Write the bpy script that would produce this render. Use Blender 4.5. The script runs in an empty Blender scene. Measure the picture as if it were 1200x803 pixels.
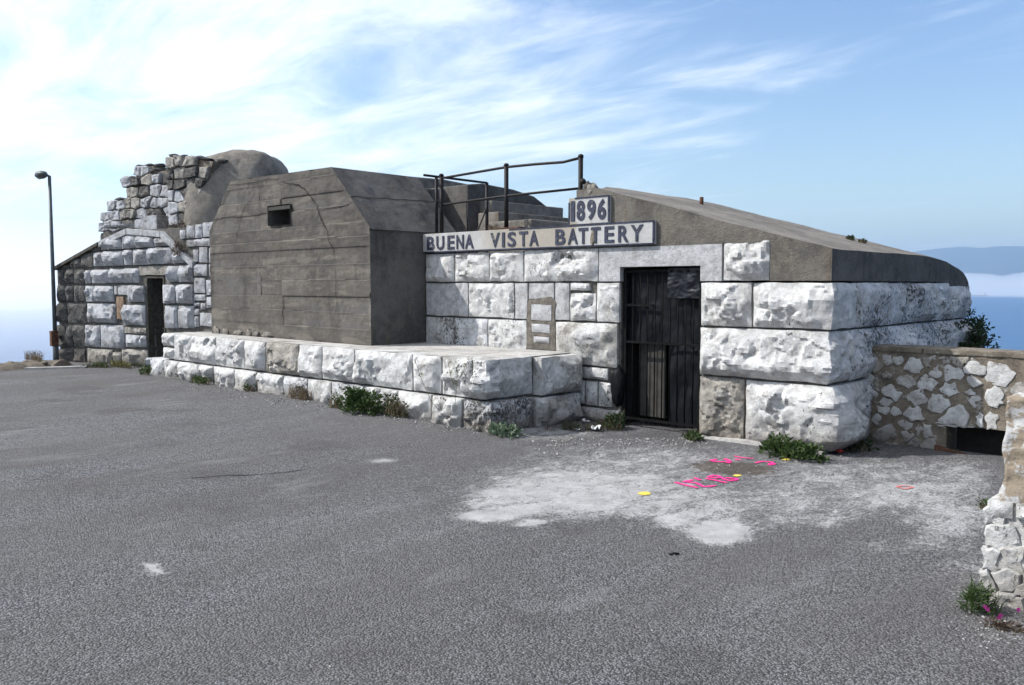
import bpy, bmesh, math, random
from mathutils import Vector, Matrix, noise
R = math.radians
random.seed(7)
scene = bpy.context.scene
col = scene.collection

# ------------------------------------------------------------------ camera
EYE = Vector((0.0, 0.0, 1.7))
FOC, CX, CY = 1000.0, 600.0, 401.5          # photo pixels
YAW, PITCH = R(43.0), math.atan(67.5 / 1000.0)
FH = Vector((-math.sin(YAW), math.cos(YAW), 0))
RT = Vector((math.cos(YAW), math.sin(YAW), 0))
FW = FH * math.cos(PITCH) + Vector((0, 0, -math.sin(PITCH)))
UP = FH * math.sin(PITCH) + Vector((0, 0, math.cos(PITCH)))
cam_d = bpy.data.cameras.new('camera')
cam = bpy.data.objects.new('camera', cam_d)
col.objects.link(cam)
cam_d.sensor_width = 36.0
cam_d.lens = 36.0 * FOC / 1200.0
cam_d.clip_start, cam_d.clip_end = 0.05, 90000.0
cam.matrix_world = Matrix.Translation(EYE) @ Matrix((RT, UP, -FW)).transposed().to_4x4()
scene.camera = cam

# ------------------------------------------------------------------ world / sky
SUN = Vector((-1.13, -1.0, 1.38)).normalized()
SUN_EL = math.asin(SUN.z)
SUN_ROT = math.atan2(SUN.x, SUN.y)
world = bpy.data.worlds.new('World'); scene.world = world
world.use_nodes = True
wt = world.node_tree
wt.nodes.clear()
def wn(t, **kw):
    n = wt.nodes.new(t)
    for k, v in kw.items(): setattr(n, k, v)
    return n
def wl(a, b): wt.links.new(a, b)
def wmath(op, a, b=None, clamp=False):
    n = wn('ShaderNodeMath', operation=op, use_clamp=clamp)
    for i, x in enumerate((a, b)):
        if x is None: continue
        if isinstance(x, (int, float)): n.inputs[i].default_value = x
        else: wl(x, n.inputs[i])
    return n.outputs[0]
tc = wn('ShaderNodeTexCoord')
sep = wn('ShaderNodeSeparateXYZ'); wl(tc.outputs['Generated'], sep.inputs[0])
zc = wmath('MAXIMUM', sep.outputs[2], 0.012)
cmb = wn('ShaderNodeCombineXYZ'); wl(sep.outputs[0], cmb.inputs[0]); wl(sep.outputs[1], cmb.inputs[1]); wl(zc, cmb.inputs[2])
sky = wn('ShaderNodeTexSky', sky_type='NISHITA', sun_disc=False, sun_elevation=SUN_EL, sun_rotation=SUN_ROT,
         altitude=80.0, air_density=1.35, dust_density=0.35, ozone_density=3.0)
wl(cmb.outputs[0], sky.inputs[0])
# thin cirrus, laid out on a high flat layer above the place
zz = wmath('ADD', zc, 0.10)
px_ = wmath('DIVIDE', sep.outputs[0], zz); py_ = wmath('DIVIDE', sep.outputs[1], zz)
cp = wn('ShaderNodeCombineXYZ'); wl(px_, cp.inputs[0]); wl(py_, cp.inputs[1])
mp = wn('ShaderNodeMapping'); wl(cp.outputs[0], mp.inputs[0])
mp.inputs['Rotation'].default_value = (0, 0, R(-62)); mp.inputs['Scale'].default_value = (0.55, 1.35, 1)
mp.inputs['Location'].default_value = (0.9, 2.6, 0)
n1 = wn('ShaderNodeTexNoise'); wl(mp.outputs[0], n1.inputs['Vector'])
n1.inputs['Scale'].default_value = 1.7; n1.inputs['Detail'].default_value = 12; n1.inputs['Roughness'].default_value = 0.63
n1.inputs['Distortion'].default_value = 0.55
n2 = wn('ShaderNodeTexNoise'); wl(mp.outputs[0], n2.inputs['Vector'])
n2.inputs['Scale'].default_value = 0.42; n2.inputs['Detail'].default_value = 4
cl = wmath('ADD', wmath('MULTIPLY', n1.outputs[0], 0.62), wmath('MULTIPLY', n2.outputs[0], 0.55))
# more cirrus towards the sun side of the sky
sd = wn('ShaderNodeVectorMath', operation='DOT_PRODUCT'); wl(tc.outputs['Generated'], sd.inputs[0]); sd.inputs[1].default_value = SUN
cl = wmath('ADD', cl, wmath('MULTIPLY', sd.outputs['Value'], 0.335))
mr = wn('ShaderNodeMapRange', interpolation_type='SMOOTHSTEP'); wl(cl, mr.inputs[0])
mr.inputs[1].default_value = 0.54; mr.inputs[2].default_value = 0.82
cm = wn('ShaderNodeMix', data_type='RGBA'); wl(wmath('MULTIPLY', mr.outputs[0], 0.80), cm.inputs[0])
hs = wn('ShaderNodeHueSaturation'); hs.inputs['Hue'].default_value = 0.512; hs.inputs['Saturation'].default_value = 1.14; hs.inputs['Value'].default_value = 1.12; wl(sky.outputs[0], hs.inputs['Color'])
wl(hs.outputs[0], cm.inputs[6]); cm.inputs[7].default_value = (9.8, 10.0, 10.3, 1)
bg = wn('ShaderNodeBackground'); wl(cm.outputs[2], bg.inputs[0]); bg.inputs[1].default_value = 0.115
wo = wn('ShaderNodeOutputWorld'); wl(bg.outputs[0], wo.inputs[0])

# ------------------------------------------------------------------ sun, exposure
sl = bpy.data.lights.new('sun', 'SUN'); sl.energy = 5.0; sl.angle = R(0.53); sl.color = (1.0, 0.972, 0.935)
so = bpy.data.objects.new('sun', sl); col.objects.link(so)
so.rotation_euler = SUN.to_track_quat('Z', 'Y').to_euler(); so.location = (-20, -20, 30)
vs = scene.view_settings
vs.view_transform = 'Standard'; vs.look = 'None'; vs.exposure = 0.42; vs.gamma = 1.0; vs.use_curve_mapping = False
scene.cycles.use_denoising = True
scene.cycles.max_bounces = 6
scene.cycles.volume_bounces = 2

# ------------------------------------------------------------------ helpers: pixels to places
def ray(px, py): return (FW + RT * ((px - CX) / FOC) - UP * ((py - CY) / FOC))
def on_v(px, py, v):                       # a wall plane y = v
    d = ray(px, py); return EYE + d * (v / d.y)
def on_z(px, py, z):
    d = ray(px, py); return EYE + d * ((z - EYE.z) / d.z)
def at_depth(px, py, dist):                # distance along the view's horizontal direction
    d = ray(px, py); return EYE + d * (dist / d.dot(FH))
def sstep(a, b, x):
    t = max(0.0, min(1.0, (x - a) / (b - a))); return t * t * (3 - 2 * t)
def G(x, y):                               # ground height
    return 0.10 * sstep(-5.2, -8.5, x) + 0.012 * noise.noise(Vector((x * 0.6, y * 0.6, 3)))
def on_g(px, py, lift=0.0):
    p = on_z(px, py, 0.0)
    for _ in range(4): p = on_z(px, py, G(p.x, p.y) + lift)
    return p
def proj(p):
    q = Vector(p) - EYE; d = q.dot(FW)
    if d < 0.2: return None
    return CX + FOC * q.dot(RT) / d, CY - FOC * q.dot(UP) / d

# ------------------------------------------------------------------ helpers: objects
def tag(o, label=None, cat=None, group=None, kind=None):
    if label: o['label'] = label
    if cat: o['category'] = cat
    if group: o['group'] = group
    if kind: o['kind'] = kind
    return o
def adopt(o, parent):
    if parent is not None:
        o.parent = parent
        if parent.type == 'EMPTY': o.matrix_parent_inverse = Matrix.Translation(-Vector(parent.location))
WORLD = {}
def thing(name, label, cat, loc, group=None):
    o = bpy.data.objects.new(name, None); col.objects.link(o)
    o.location = loc; o.empty_display_size = 0.2
    WORLD[o.name] = Vector(loc)
    return tag(o, label, cat, group)
def obj(name, V, F, m, parent=None, smooth=False):
    me = bpy.data.meshes.new(name); me.from_pydata([tuple(v) for v in V], [], F); me.update()
    if m: me.materials.append(m)
    if smooth: me.polygons.foreach_set('use_smooth', [True] * len(me.polygons))
    o = bpy.data.objects.new(name, me); col.objects.link(o); adopt(o, parent)
    return o
def bmobj(name, bm, m, parent=None, smooth=False):
    me = bpy.data.meshes.new(name); bm.to_mesh(me); bm.free()
    if m: me.materials.append(m)
    if smooth: me.polygons.foreach_set('use_smooth', [True] * len(me.polygons))
    o = bpy.data.objects.new(name, me); col.objects.link(o); adopt(o, parent)
    return o
I3 = lambda x, y, z: Vector((x, y, z))
def boxmesh(x0, x1, y0, y1, z0, z1, T=I3):
    V = [T(x, y, z) for x in (x0, x1) for y in (y0, y1) for z in (z0, z1)]
    F = [(0, 1, 3, 2), (4, 6, 7, 5), (0, 4, 5, 1), (2, 3, 7, 6), (0, 2, 6, 4), (1, 5, 7, 3)]
    return V, F
def box(name, x0, x1, y0, y1, z0, z1, m, parent=None, T=I3, bev=0.0, sub=0, rough=0.0):
    V, F = boxmesh(x0, x1, y0, y1, z0, z1, T)
    bm = bmesh.new(); vv = [bm.verts.new(v) for v in V]
    for f in F: bm.faces.new([vv[i] for i in f])
    bmesh.ops.recalc_face_normals(bm, faces=bm.faces)
    if bev: bmesh.ops.bevel(bm, geom=list(bm.edges), offset=bev, segments=2, profile=0.6, affect='EDGES')
    if sub:
        bmesh.ops.subdivide_edges(bm, edges=list(bm.edges), cuts=sub, use_grid_fill=True)
    if rough:
        for v in bm.verts:
            n = noise.noise_vector(v.co * 3.1) * rough + noise.noise_vector(v.co * 11) * rough * 0.5
            v.co += n
    return bmobj(name, bm, m, parent)
def prism(name, pts, y0, y1, m, parent=None, T=I3, bev=0.0):
    """pts: (x, z) outline, extruded from y0 to y1"""
    bm = bmesh.new()
    a = [bm.verts.new(T(x, y0, z)) for x, z in pts]; b = [bm.verts.new(T(x, y1, z)) for x, z in pts]
    bm.faces.new(a); bm.faces.new(b[::-1]); n = len(pts)
    for i in range(n): bm.faces.new((a[(i + 1) % n], a[i], b[i], b[(i + 1) % n]))
    bmesh.ops.recalc_face_normals(bm, faces=bm.faces)
    if bev: bmesh.ops.bevel(bm, geom=list(bm.edges), offset=bev, segments=2, profile=0.6, affect='EDGES')
    return bmobj(name, bm, m, parent)
def tube_geo(V, F, path, r, n=8, cap=True):
    rings = []
    for i, p in enumerate(path):
        p = Vector(p); a = Vector(path[max(i - 1, 0)]); b = Vector(path[min(i + 1, len(path) - 1)])
        d = (b - a).normalized(); u = d.orthogonal().normalized() if abs(d.z) > 0.9 else d.cross(Vector((0, 0, 1))).normalized()
        w = d.cross(u); rr = r[i] if isinstance(r, (list, tuple)) else r
        base = len(V)
        for k in range(n):
            t = 2 * math.pi * k / n; V.append(p + (u * math.cos(t) + w * math.sin(t)) * rr)
        rings.append(base)
    for a, b in zip(rings, rings[1:]):
        for k in range(n): F.append((a + k, a + (k + 1) % n, b + (k + 1) % n, b + k))
    if cap:
        F.append(tuple(rings[0] + k for k in range(n))[::-1]); F.append(tuple(rings[-1] + k for k in range(n)))
def tube(name, path, r, m, parent=None, n=8):
    V, F = [], []; tube_geo(V, F, path, r, n)
    return obj(name, V, F, m, parent, True)

# ------------------------------------------------------------------ materials
class NT:
    def __init__(s, name):
        s.m = bpy.data.materials.new(name); s.m.use_nodes = True; s.t = s.m.node_tree; s.t.nodes.clear()
        s.out = s.t.nodes.new('ShaderNodeOutputMaterial'); s.b = s.t.nodes.new('ShaderNodeBsdfPrincipled')
        s.t.links.new(s.b.outputs[0], s.out.inputs[0])
        s.geo = s.t.nodes.new('ShaderNodeNewGeometry'); s.pos = s.geo.outputs['Position']
        s.inf = s.t.nodes.new('ShaderNodeObjectInfo')
        s.b.inputs['Specular IOR Level'].default_value = 0.25
    def L(s, a, b): s.t.links.new(a, b)
    def set(s, i, x):
        if isinstance(x, (int, float)): i.default_value = x
        elif isinstance(x, tuple): i.default_value = x if len(x) == 4 or i.type != 'RGBA' else x + (1,)
        else: s.L(x, i)
    def map(s, scale=(1, 1, 1), rot=(0, 0, 0), src=None):
        n = s.t.nodes.new('ShaderNodeMapping'); s.L(src or s.pos, n.inputs[0])
        n.inputs['Scale'].default_value = scale; n.inputs['Rotation'].default_value = rot; return n.outputs[0]
    def noise(s, sc, det=4, rough=0.55, vec=None, dist=0.0, color=False):
        n = s.t.nodes.new('ShaderNodeTexNoise'); s.L(vec or s.pos, n.inputs['Vector'])
        n.inputs['Scale'].default_value = sc; n.inputs['Detail'].default_value = det; n.inputs['Roughness'].default_value = rough
        n.inputs['Distortion'].default_value = dist
        return n.outputs[1 if color else 0]
    def voro(s, sc, feature='F1', vec=None, out=0):
        n = s.t.nodes.new('ShaderNodeTexVoronoi'); n.feature = feature; s.L(vec or s.pos, n.inputs['Vector'])
        n.inputs['Scale'].default_value = sc; return n.outputs[out]
    def rng(s, x, a, b, c=0.0, d=1.0):
        n = s.t.nodes.new('ShaderNodeMapRange'); n.interpolation_type = 'SMOOTHSTEP'; s.set(n.inputs[0], x)
        for i, q in enumerate((a, b, c, d)): s.set(n.inputs[i + 1], q)
        return n.outputs[0]
    def math(s, op, a, b=None, clamp=False):
        n = s.t.nodes.new('ShaderNodeMath'); n.operation = op; n.use_clamp = clamp; s.set(n.inputs[0], a)
        if b is not None: s.set(n.inputs[1], b)
        return n.outputs[0]
    def mix(s, f, a, b):
        n = s.t.nodes.new('ShaderNodeMix'); n.data_type = 'RGBA'; s.set(n.inputs[0], f); s.set(n.inputs[6], a); s.set(n.inputs[7], b)
        return n.outputs[2]
    def bump(s, h, strength=0.5, dist=0.01, prev=None):
        n = s.t.nodes.new('ShaderNodeBump'); s.set(n.inputs['Height'], h); n.inputs['Strength'].default_value = strength
        n.inputs['Distance'].default_value = dist
        if prev: s.L(prev, n.inputs['Normal'])
        return n.outputs[0]
    def attr(s, name):
        n = s.t.nodes.new('ShaderNodeAttribute'); n.attribute_name = name; return n.outputs['Fac']
    def z(s):
        n = s.t.nodes.new('ShaderNodeSeparateXYZ'); s.L(s.pos, n.inputs[0]); return n.outputs[2]
    def done(s, color, rough=0.9, normal=None):
        s.set(s.b.inputs['Base Color'], color); s.set(s.b.inputs['Roughness'], rough)
        if normal: s.L(normal, s.b.inputs['Normal'])
        return s.m

def stone_mat(name, paint, lichen, white=(0.495, 0.49, 0.48), rock=(0.30, 0.285, 0.26), dirt=0.6):
    """limestone with old whitewash; paint = share still painted, lichen = share of black lichen pits"""
    n = NT(name)
    rnd = n.inf.outputs['Random']
    patch = n.noise(2.3, 6, 0.62, dist=0.4)
    fine = n.noise(26, 4, 0.65)
    pm = n.math('ADD', n.math('MULTIPLY', patch, 0.70), n.math('MULTIPLY', fine, 0.30))
    pm = n.math('ADD', pm, n.math('MULTIPLY', n.math('SUBTRACT', rnd, 0.5), 0.10))
    t = 0.72 - 0.46 * paint
    pf = n.rng(pm, t - 0.06, t + 0.06)
    tone = n.noise(9, 5, 0.7)
    rc = n.mix(n.rng(tone, 0.3, 0.7), tuple(c * 0.55 for c in rock), tuple(min(1, c * 1.3) for c in rock))
    wc = n.mix(n.rng(n.noise(8.5, 7, 0.75), 0.36, 0.64), tuple(min(1, c * 1.12) for c in white), tuple(c * f for c, f in zip(white, (0.70, 0.69, 0.68))))
    wc = n.mix(n.math('MULTIPLY', n.rng(n.noise(2.4, 5, 0.65, n.map((1, 1, 0.3))), 0.5, 0.7), 0.35), wc, tuple(c * f for c, f in zip(white, (0.58, 0.55, 0.50))))
    c = n.mix(pf, rc, wc)
    ochre = n.rng(n.noise(4.1, 6, 0.7), 0.58, 0.72)
    c = n.mix(n.math('MULTIPLY', ochre, 0.30), c, (0.27, 0.215, 0.15))
    # black lichen and soot in pits, in drifts of small flecks
    drift = n.noise(1.6, 4, 0.6)
    ln = n.math('ADD', n.math('MULTIPLY', n.noise(34, 5, 0.72, n.map((1, 1, 0.7))), 0.62), n.math('MULTIPLY', drift, 0.38))
    lt = 0.66 - 0.20 * lichen
    lf = n.rng(ln, lt, lt + 0.035)
    c = n.mix(n.math('MULTIPLY', lf, 0.88), c, (0.035, 0.034, 0.033))
    l2 = n.math('ADD', n.math('MULTIPLY', n.noise(8, 6, 0.75), 0.6), n.math('MULTIPLY', drift, 0.4))
    c = n.mix(n.rng(l2, 0.66 - 0.12 * lichen, 0.74 - 0.12 * lichen, 0.0, 0.6), c, (0.07, 0.067, 0.062))
    # soil splashed up from the ground
    zz = n.math('ADD', n.z(), n.math('MULTIPLY', n.noise(5, 4), -0.35))
    c = n.mix(n.rng(zz, 0.20, -0.12, 0.0, dirt), c, (0.13, 0.11, 0.088))
    b = n.bump(n.noise(13, 6, 0.74), 0.5, 0.04)
    b = n.bump(n.noise(44, 5, 0.76), 0.65, 0.016, b)
    return n.done(c, 0.92, b)
def concrete_mat(name, base=(0.155, 0.143, 0.125), streak=0.5, lift=False, dark=0.5, coarse=1.0):
    n = NT(name)
    big = n.noise(1.3, 6, 0.65)
    mid = n.noise(6.5, 7, 0.72)
    fine = n.noise(60, 3, 0.7)
    c = n.mix(n.rng(big, 0.36, 0.64), tuple(x * 0.62 for x in base), tuple(x * 1.28 for x in base))
    c = n.mix(n.math('MULTIPLY', n.rng(mid, 0.40, 0.62), 0.6), c, tuple(x * y for x, y in zip(base, (1.55, 1.50, 1.42))))
    c = n.mix(n.math('MULTIPLY', n.rng(n.noise(3.1, 6, 0.7), 0.52, 0.66), 0.5), c, tuple(x * y for x, y in zip(base, (0.72, 0.74, 0.80))))
    vs_ = n.noise(3.0, 5, 0.6, n.map((1, 1, 0.22)))
    c = n.mix(n.math('MULTIPLY', n.rng(vs_, 0.50, 0.72), streak), c, (0.045, 0.041, 0.037))
    ln = n.math('ADD', n.math('MULTIPLY', n.noise(21, 5, 0.72), 0.55), n.math('MULTIPLY', n.noise(1.7, 3), 0.45))
    c = n.mix(n.math('MULTIPLY', n.rng(ln, 0.56, 0.64), dark), c, (0.05, 0.047, 0.043))
    c = n.mix(n.math('MULTIPLY', n.rng(n.noise(33, 4, 0.7), 0.62, 0.70), 0.5), c, tuple(min(1, x * 2.1) for x in base))
    sp_ = n.noise(95, 3, 0.8)
    c = n.mix(n.rng(sp_, 0.54, 0.68, 0.0, 0.6), c, tuple(min(1, x * 1.9) for x in base))
    c = n.mix(n.rng(sp_, 0.46, 0.34, 0.0, 0.65), c, tuple(x * 0.35 for x in base))
    c = n.mix(n.math('MULTIPLY', n.rng(n.noise(4.3, 5, 0.65, n.map((1, 1, 0.16))), 0.58, 0.70), 0.35), c, (0.13, 0.085, 0.052))
    # pock marks and lime runs
    c = n.mix(n.rng(n.voro(26), 0.16, 0.08, 0.0, 0.55), c, (0.03, 0.029, 0.028))
    c = n.mix(n.math('MULTIPLY', n.rng(n.noise(7, 6, 0.7, n.map((1, 1, 0.13))), 0.60, 0.72), 0.35), c, tuple(min(1, x * 2.3) for x in base))
    if lift:   # pour layers, paler and darker bands
        c = n.mix(n.math('MULTIPLY', n.attr('tone'), 0.5), c, tuple(x * 0.6 for x in base))
        c = n.mix(n.math('MULTIPLY', n.attr('joint'), 0.8, True), c, (0.028, 0.026, 0.025))
        hb = n.noise(5.2, 3, 0.6, n.map((0.12, 0.12, 1.0)))
        c = n.mix(n.math('MULTIPLY', n.rng(hb, 0.45, 0.62), 0.55), c, tuple(x * 0.62 for x in base))
        c = n.mix(n.math('MULTIPLY', n.rng(n.noise(6.0, 2, 0.5, n.map((0.2, 0.2, 1.0))), 0.58, 0.66), 0.30), c, (0.25, 0.22, 0.18))
    b = n.bump(mid, 0.6 * coarse, 0.03)
    b = n.bump(fine, 0.8 * coarse, 0.012, b)
    b = n.bump(n.noise(170, 2), 0.35 * coarse, 0.004, b)
    return n.done(c, 0.93, b)
def plain(name, c, rough=0.8, var=0.25, sc=9.0, metal=0.0, bumps=0.2, bsc=40):
    n = NT(name)
    v = n.noise(sc, 5, 0.65)
    cc = n.mix(n.rng(v, 0.3, 0.7), tuple(x * (1 - var) for x in c), tuple(min(1, x * (1 + var)) for x in c))
    n.b.inputs['Metallic'].default_value = metal
    return n.done(cc, rough, n.bump(n.noise(bsc, 4), bumps, 0.006))
def leaf_mat(name, a, b, trans=0.25):
    n = NT(name)
    c = n.mix(n.noise(18, 2), a, b)
    c = n.mix(n.math('MULTIPLY', n.noise(70, 1), 0.5), c, tuple(x * 0.6 for x in a))
    n.b.inputs['Subsurface Weight'].default_value = 0.0
    tr = n.t.nodes.new('ShaderNodeBsdfTranslucent'); n.L(c, tr.inputs[0])
    mx = n.t.nodes.new('ShaderNodeMixShader'); mx.inputs[0].default_value = trans
    n.L(n.b.outputs[0], mx.inputs[1]); n.L(tr.outputs[0], mx.inputs[2]); n.L(mx.outputs[0], n.out.inputs[0])
    return n.done(c, 0.6)

M = {}
M['white'] = stone_mat('whitewashed_limestone', 0.76, 0.34)
M['white_clean'] = stone_mat('whitewashed_dressed_stone', 0.95, 0.10, white=(0.385, 0.385, 0.39))
M['white_worn'] = stone_mat('worn_whitewashed_limestone', 0.60, 0.46)
M['lichen'] = stone_mat('lichened_whitewashed_limestone', 0.72, 0.64, white=(0.50, 0.505, 0.515))
M['bare'] = stone_mat('bare_limestone', 0.30, 0.50, white=(0.40, 0.39, 0.37), rock=(0.27, 0.25, 0.22))
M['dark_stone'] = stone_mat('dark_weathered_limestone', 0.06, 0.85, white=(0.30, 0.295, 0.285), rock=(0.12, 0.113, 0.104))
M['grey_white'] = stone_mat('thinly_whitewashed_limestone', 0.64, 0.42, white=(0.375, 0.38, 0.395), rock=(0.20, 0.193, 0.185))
M['sooty'] = stone_mat('soot_blackened_limestone', 0.5, 0.95, white=(0.40, 0.40, 0.41))
M['mortar'] = plain('grey_mortar', (0.10, 0.093, 0.083), 0.95, 0.35, 14, bumps=0.8, bsc=60)
n = NT('tan_lime_mortar')
c = n.mix(n.rng(n.noise(5, 6, 0.7), 0.3, 0.7), (0.105, 0.090, 0.072), (0.225, 0.190, 0.146))
c = n.mix(n.math('MULTIPLY', n.rng(n.noise(9, 7, 0.72), 0.56, 0.66), 0.75), c, (0.40, 0.385, 0.36))
c = n.mix(n.math('MULTIPLY', n.rng(n.noise(31, 5, 0.72), 0.57, 0.66), 0.6), c, (0.07, 0.06, 0.048))
M['tan_mortar'] = n.done(c, 0.95, n.bump(n.noise(40, 6, 0.72), 1.0, 0.02))
M['patch_mortar'] = plain('brown_grey_mortar', (0.115, 0.102, 0.086), 0.95, 0.4, 14, bumps=1.0, bsc=50)
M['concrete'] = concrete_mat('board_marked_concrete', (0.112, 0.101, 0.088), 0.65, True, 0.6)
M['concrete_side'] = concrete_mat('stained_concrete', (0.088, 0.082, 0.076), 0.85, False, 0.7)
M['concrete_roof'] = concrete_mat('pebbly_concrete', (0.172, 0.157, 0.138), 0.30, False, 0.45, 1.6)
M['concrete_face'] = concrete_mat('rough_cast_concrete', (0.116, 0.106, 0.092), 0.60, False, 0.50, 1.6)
M['bench_top'] = concrete_mat('cement_screed', (0.33, 0.32, 0.305), 0.0, False, 0.25)
M['crack'] = plain('crack_void', (0.02, 0.019, 0.018), 1.0)
M['gate_iron'] = plain('sooty_iron', (0.006, 0.006, 0.0065), 0.8, 0.4, 22)
M['gate_iron'].node_tree.nodes['Principled BSDF'].inputs['Specular IOR Level'].default_value = 0.08
M['matt_tarp'] = plain('dull_black_sheet', (0.005, 0.0055, 0.008), 0.6, 0.3, 4, 0.0, 0.7, 9)
M['matt_tarp'].node_tree.nodes['Principled BSDF'].inputs['Specular IOR Level'].default_value = 0.12
M['iron'] = plain('rusty_black_iron', (0.014, 0.011, 0.011), 0.6, 0.5, 22, 0.3)
M['rust'] = plain('brown_rust', (0.10, 0.05, 0.032), 0.8, 0.5, 16, 0.2, 0.6)
M['tarp'] = plain('black_plastic_sheet', (0.005, 0.006, 0.009), 0.42, 0.3, 4, 0.0, 0.7, 9)
M['plank'] = plain('grey_board', (0.040, 0.037, 0.033), 0.8, 0.3, 7)
M['void'] = plain('black_interior', (0.02, 0.019, 0.018), 1.0)  # near-black colour carries the shade inside openings; also colours the stick
M['sign'] = None
n = NT('flaking_navy_paint')
c = n.mix(n.rng(n.noise(30, 5, 0.7), 0.3, 0.7), (0.018, 0.021, 0.034), (0.05, 0.055, 0.085))
c = n.mix(n.rng(n.math('ADD', n.math('MULTIPLY', n.noise(26, 5, 0.75), 0.6), n.math('MULTIPLY', n.noise(3, 3), 0.4)), 0.58, 0.64, 0.0, 0.75), c, (0.24, 0.23, 0.21))
M['letter'] = n.done(c, 0.8)
M['navy'] = plain('navy_border_paint', (0.022, 0.027, 0.048), 0.75, 0.6, 24)
M['steel'] = plain('grey_painted_steel', (0.085, 0.095, 0.095), 0.5, 0.3, 12, 0.3)
M['galv'] = plain('galvanised_sheet', (0.30, 0.30, 0.29), 0.55, 0.3, 10, 0.5)
M['brick'] = plain('crumbling_brick', (0.21, 0.145, 0.10), 0.95, 0.4, 25, bumps=1.0)
M['slate'] = plain('mossy_dark_coping', (0.060, 0.055, 0.045), 0.9, 0.5, 14, bumps=0.8)
M['paper'] = plain('dirty_white_paper', (0.5, 0.5, 0.51), 0.8, 0.2)
M['red'] = plain('red_plastic', (0.40, 0.05, 0.04), 0.5, 0.2)
M['soil'] = plain('brown_soil', (0.085, 0.066, 0.050), 0.98, 0.5, 30, bumps=1.0, bsc=70)
M['pebble'] = plain('pale_grit', (0.26, 0.25, 0.235), 0.95, 0.4, 12)
M['leaf'] = leaf_mat('weed_leaf', (0.028, 0.055, 0.014), (0.075, 0.11, 0.034))
M['leaf_dark'] = leaf_mat('dark_leaf', (0.018, 0.036, 0.014), (0.045, 0.070, 0.026))
M['leaf_grey'] = leaf_mat('grey_green_leaf', (0.10, 0.15, 0.09), (0.22, 0.27, 0.19))
M['leaf_yel'] = leaf_mat('yellowing_leaf', (0.11, 0.115, 0.035), (0.19, 0.17, 0.06))
M['dry'] = leaf_mat('dry_grass', (0.17, 0.125, 0.075), (0.27, 0.21, 0.13))
M['brown_dry'] = leaf_mat('brown_brush', (0.075, 0.055, 0.042), (0.14, 0.105, 0.08))
M['petal'] = leaf_mat('pink_petal', (0.55, 0.05, 0.28), (0.70, 0.10, 0.42), 0.35)
def spray(name, c):                         # sprayed paint, thin at its edges
    n = NT(name); n.b.inputs['Base Color'].default_value = c + (1,)
    f = n.rng(n.math('ADD', n.math('MULTIPLY', n.noise(55, 5, 0.75), 1.1), n.math('MULTIPLY', n.attr('solid'), 0.45)), 0.62, 0.86)
    tr = n.t.nodes.new('ShaderNodeBsdfTransparent'); mx = n.t.nodes.new('ShaderNodeMixShader')
    n.L(f, mx.inputs[0]); n.L(tr.outputs[0], mx.inputs[1]); n.L(n.b.outputs[0], mx.inputs[2]); n.L(mx.outputs[0], n.out.inputs[0])
    return n.m
M['pink'] = spray('pink_spray_paint', (0.80, 0.025, 0.23))
M['faint_pink'] = spray('faded_pink_paint', (0.55, 0.16, 0.15))
M['yellow'] = spray('yellow_spray_paint', (0.62, 0.47, 0.08))
n = NT('sign_board_paint')                  # off-white render, dirt streaked
c = n.mix(n.rng(n.noise(4, 5, 0.65), 0.35, 0.7), (0.32, 0.315, 0.305), (0.41, 0.405, 0.395))
sx = n.t.nodes.new('ShaderNodeSeparateXYZ'); n.L(n.pos, sx.inputs[0])
xx = n.math('ADD', sx.outputs[0], n.math('MULTIPLY', n.noise(3, 4), 0.7))
c = n.mix(n.math('MULTIPLY', n.math('MULTIPLY', n.rng(xx, -8.25, -7.4), n.rng(xx, -6.32, -6.42)), 0.75), c, (0.27, 0.235, 0.185))
c = n.mix(n.math('MULTIPLY', n.rng(n.noise(20, 5, 0.7), 0.56, 0.68), 0.6), c, (0.22, 0.20, 0.17))
M['sign'] = n.done(c, 0.9, n.bump(n.noise(50, 4), 0.4, 0.006))

# asphalt: stone chippings in a worn binder, cement washed over part of it
n = NT('worn_asphalt')
v1 = n.voro(82, out=1); v2 = n.voro(140, out=1)
sep1 = n.t.nodes.new('ShaderNodeSeparateColor'); n.L(v1, sep1.inputs[0])
sep2 = n.t.nodes.new('ShaderNodeSeparateColor'); n.L(v2, sep2.inputs[0])
chip = n.math('ADD', n.math('MULTIPLY', sep1.outputs[0], 0.65), n.math('MULTIPLY', sep2.outputs[1], 0.35))
a = n.mix(n.rng(chip, 0.12, 0.88), (0.062, 0.061, 0.065), (0.255, 0.251, 0.260))
a = n.mix(n.rng(n.noise(0.55, 5, 0.6), 0.36, 0.66), a, n.mix(0.35, a, (0.19, 0.18, 0.175)))
a = n.mix(n.math('MULTIPLY', n.rng(n.noise(1.4, 6, 0.68), 0.52, 0.72), 0.45), a, (0.075, 0.069, 0.066))
a = n.mix(n.rng(n.voro(82), 0.45, 0.65, 0.0, 0.6), a, (0.035, 0.034, 0.034))
bright = n.rng(sep1.outputs[1], 0.988, 0.996)
a = n.mix(n.math('MULTIPLY', bright, 0.35), a, (0.42, 0.41, 0.40))
lane = n.noise(1.0, 5, 0.6, n.map((1.1, 0.16, 1), (0, 0, R(-62))))
a = n.mix(n.rng(lane, 0.42, 0.60, 0.0, 0.42), a, (0.095, 0.087, 0.082))
a = n.mix(n.rng(n.noise(2.2, 6, 0.7, n.map((1.0, 0.35, 1), (0, 0, R(-62)))), 0.56, 0.70, 0.0, 0.40), a, (0.25, 0.245, 0.25))
a = n.mix(n.rng(n.noise(0.8, 3, 0.5, n.map((1, 1, 1), (0, 0, 0.4))), 0.60, 0.66, 0.0, 0.35), a, (0.06, 0.055, 0.052))
cem = n.attr('cement')
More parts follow.
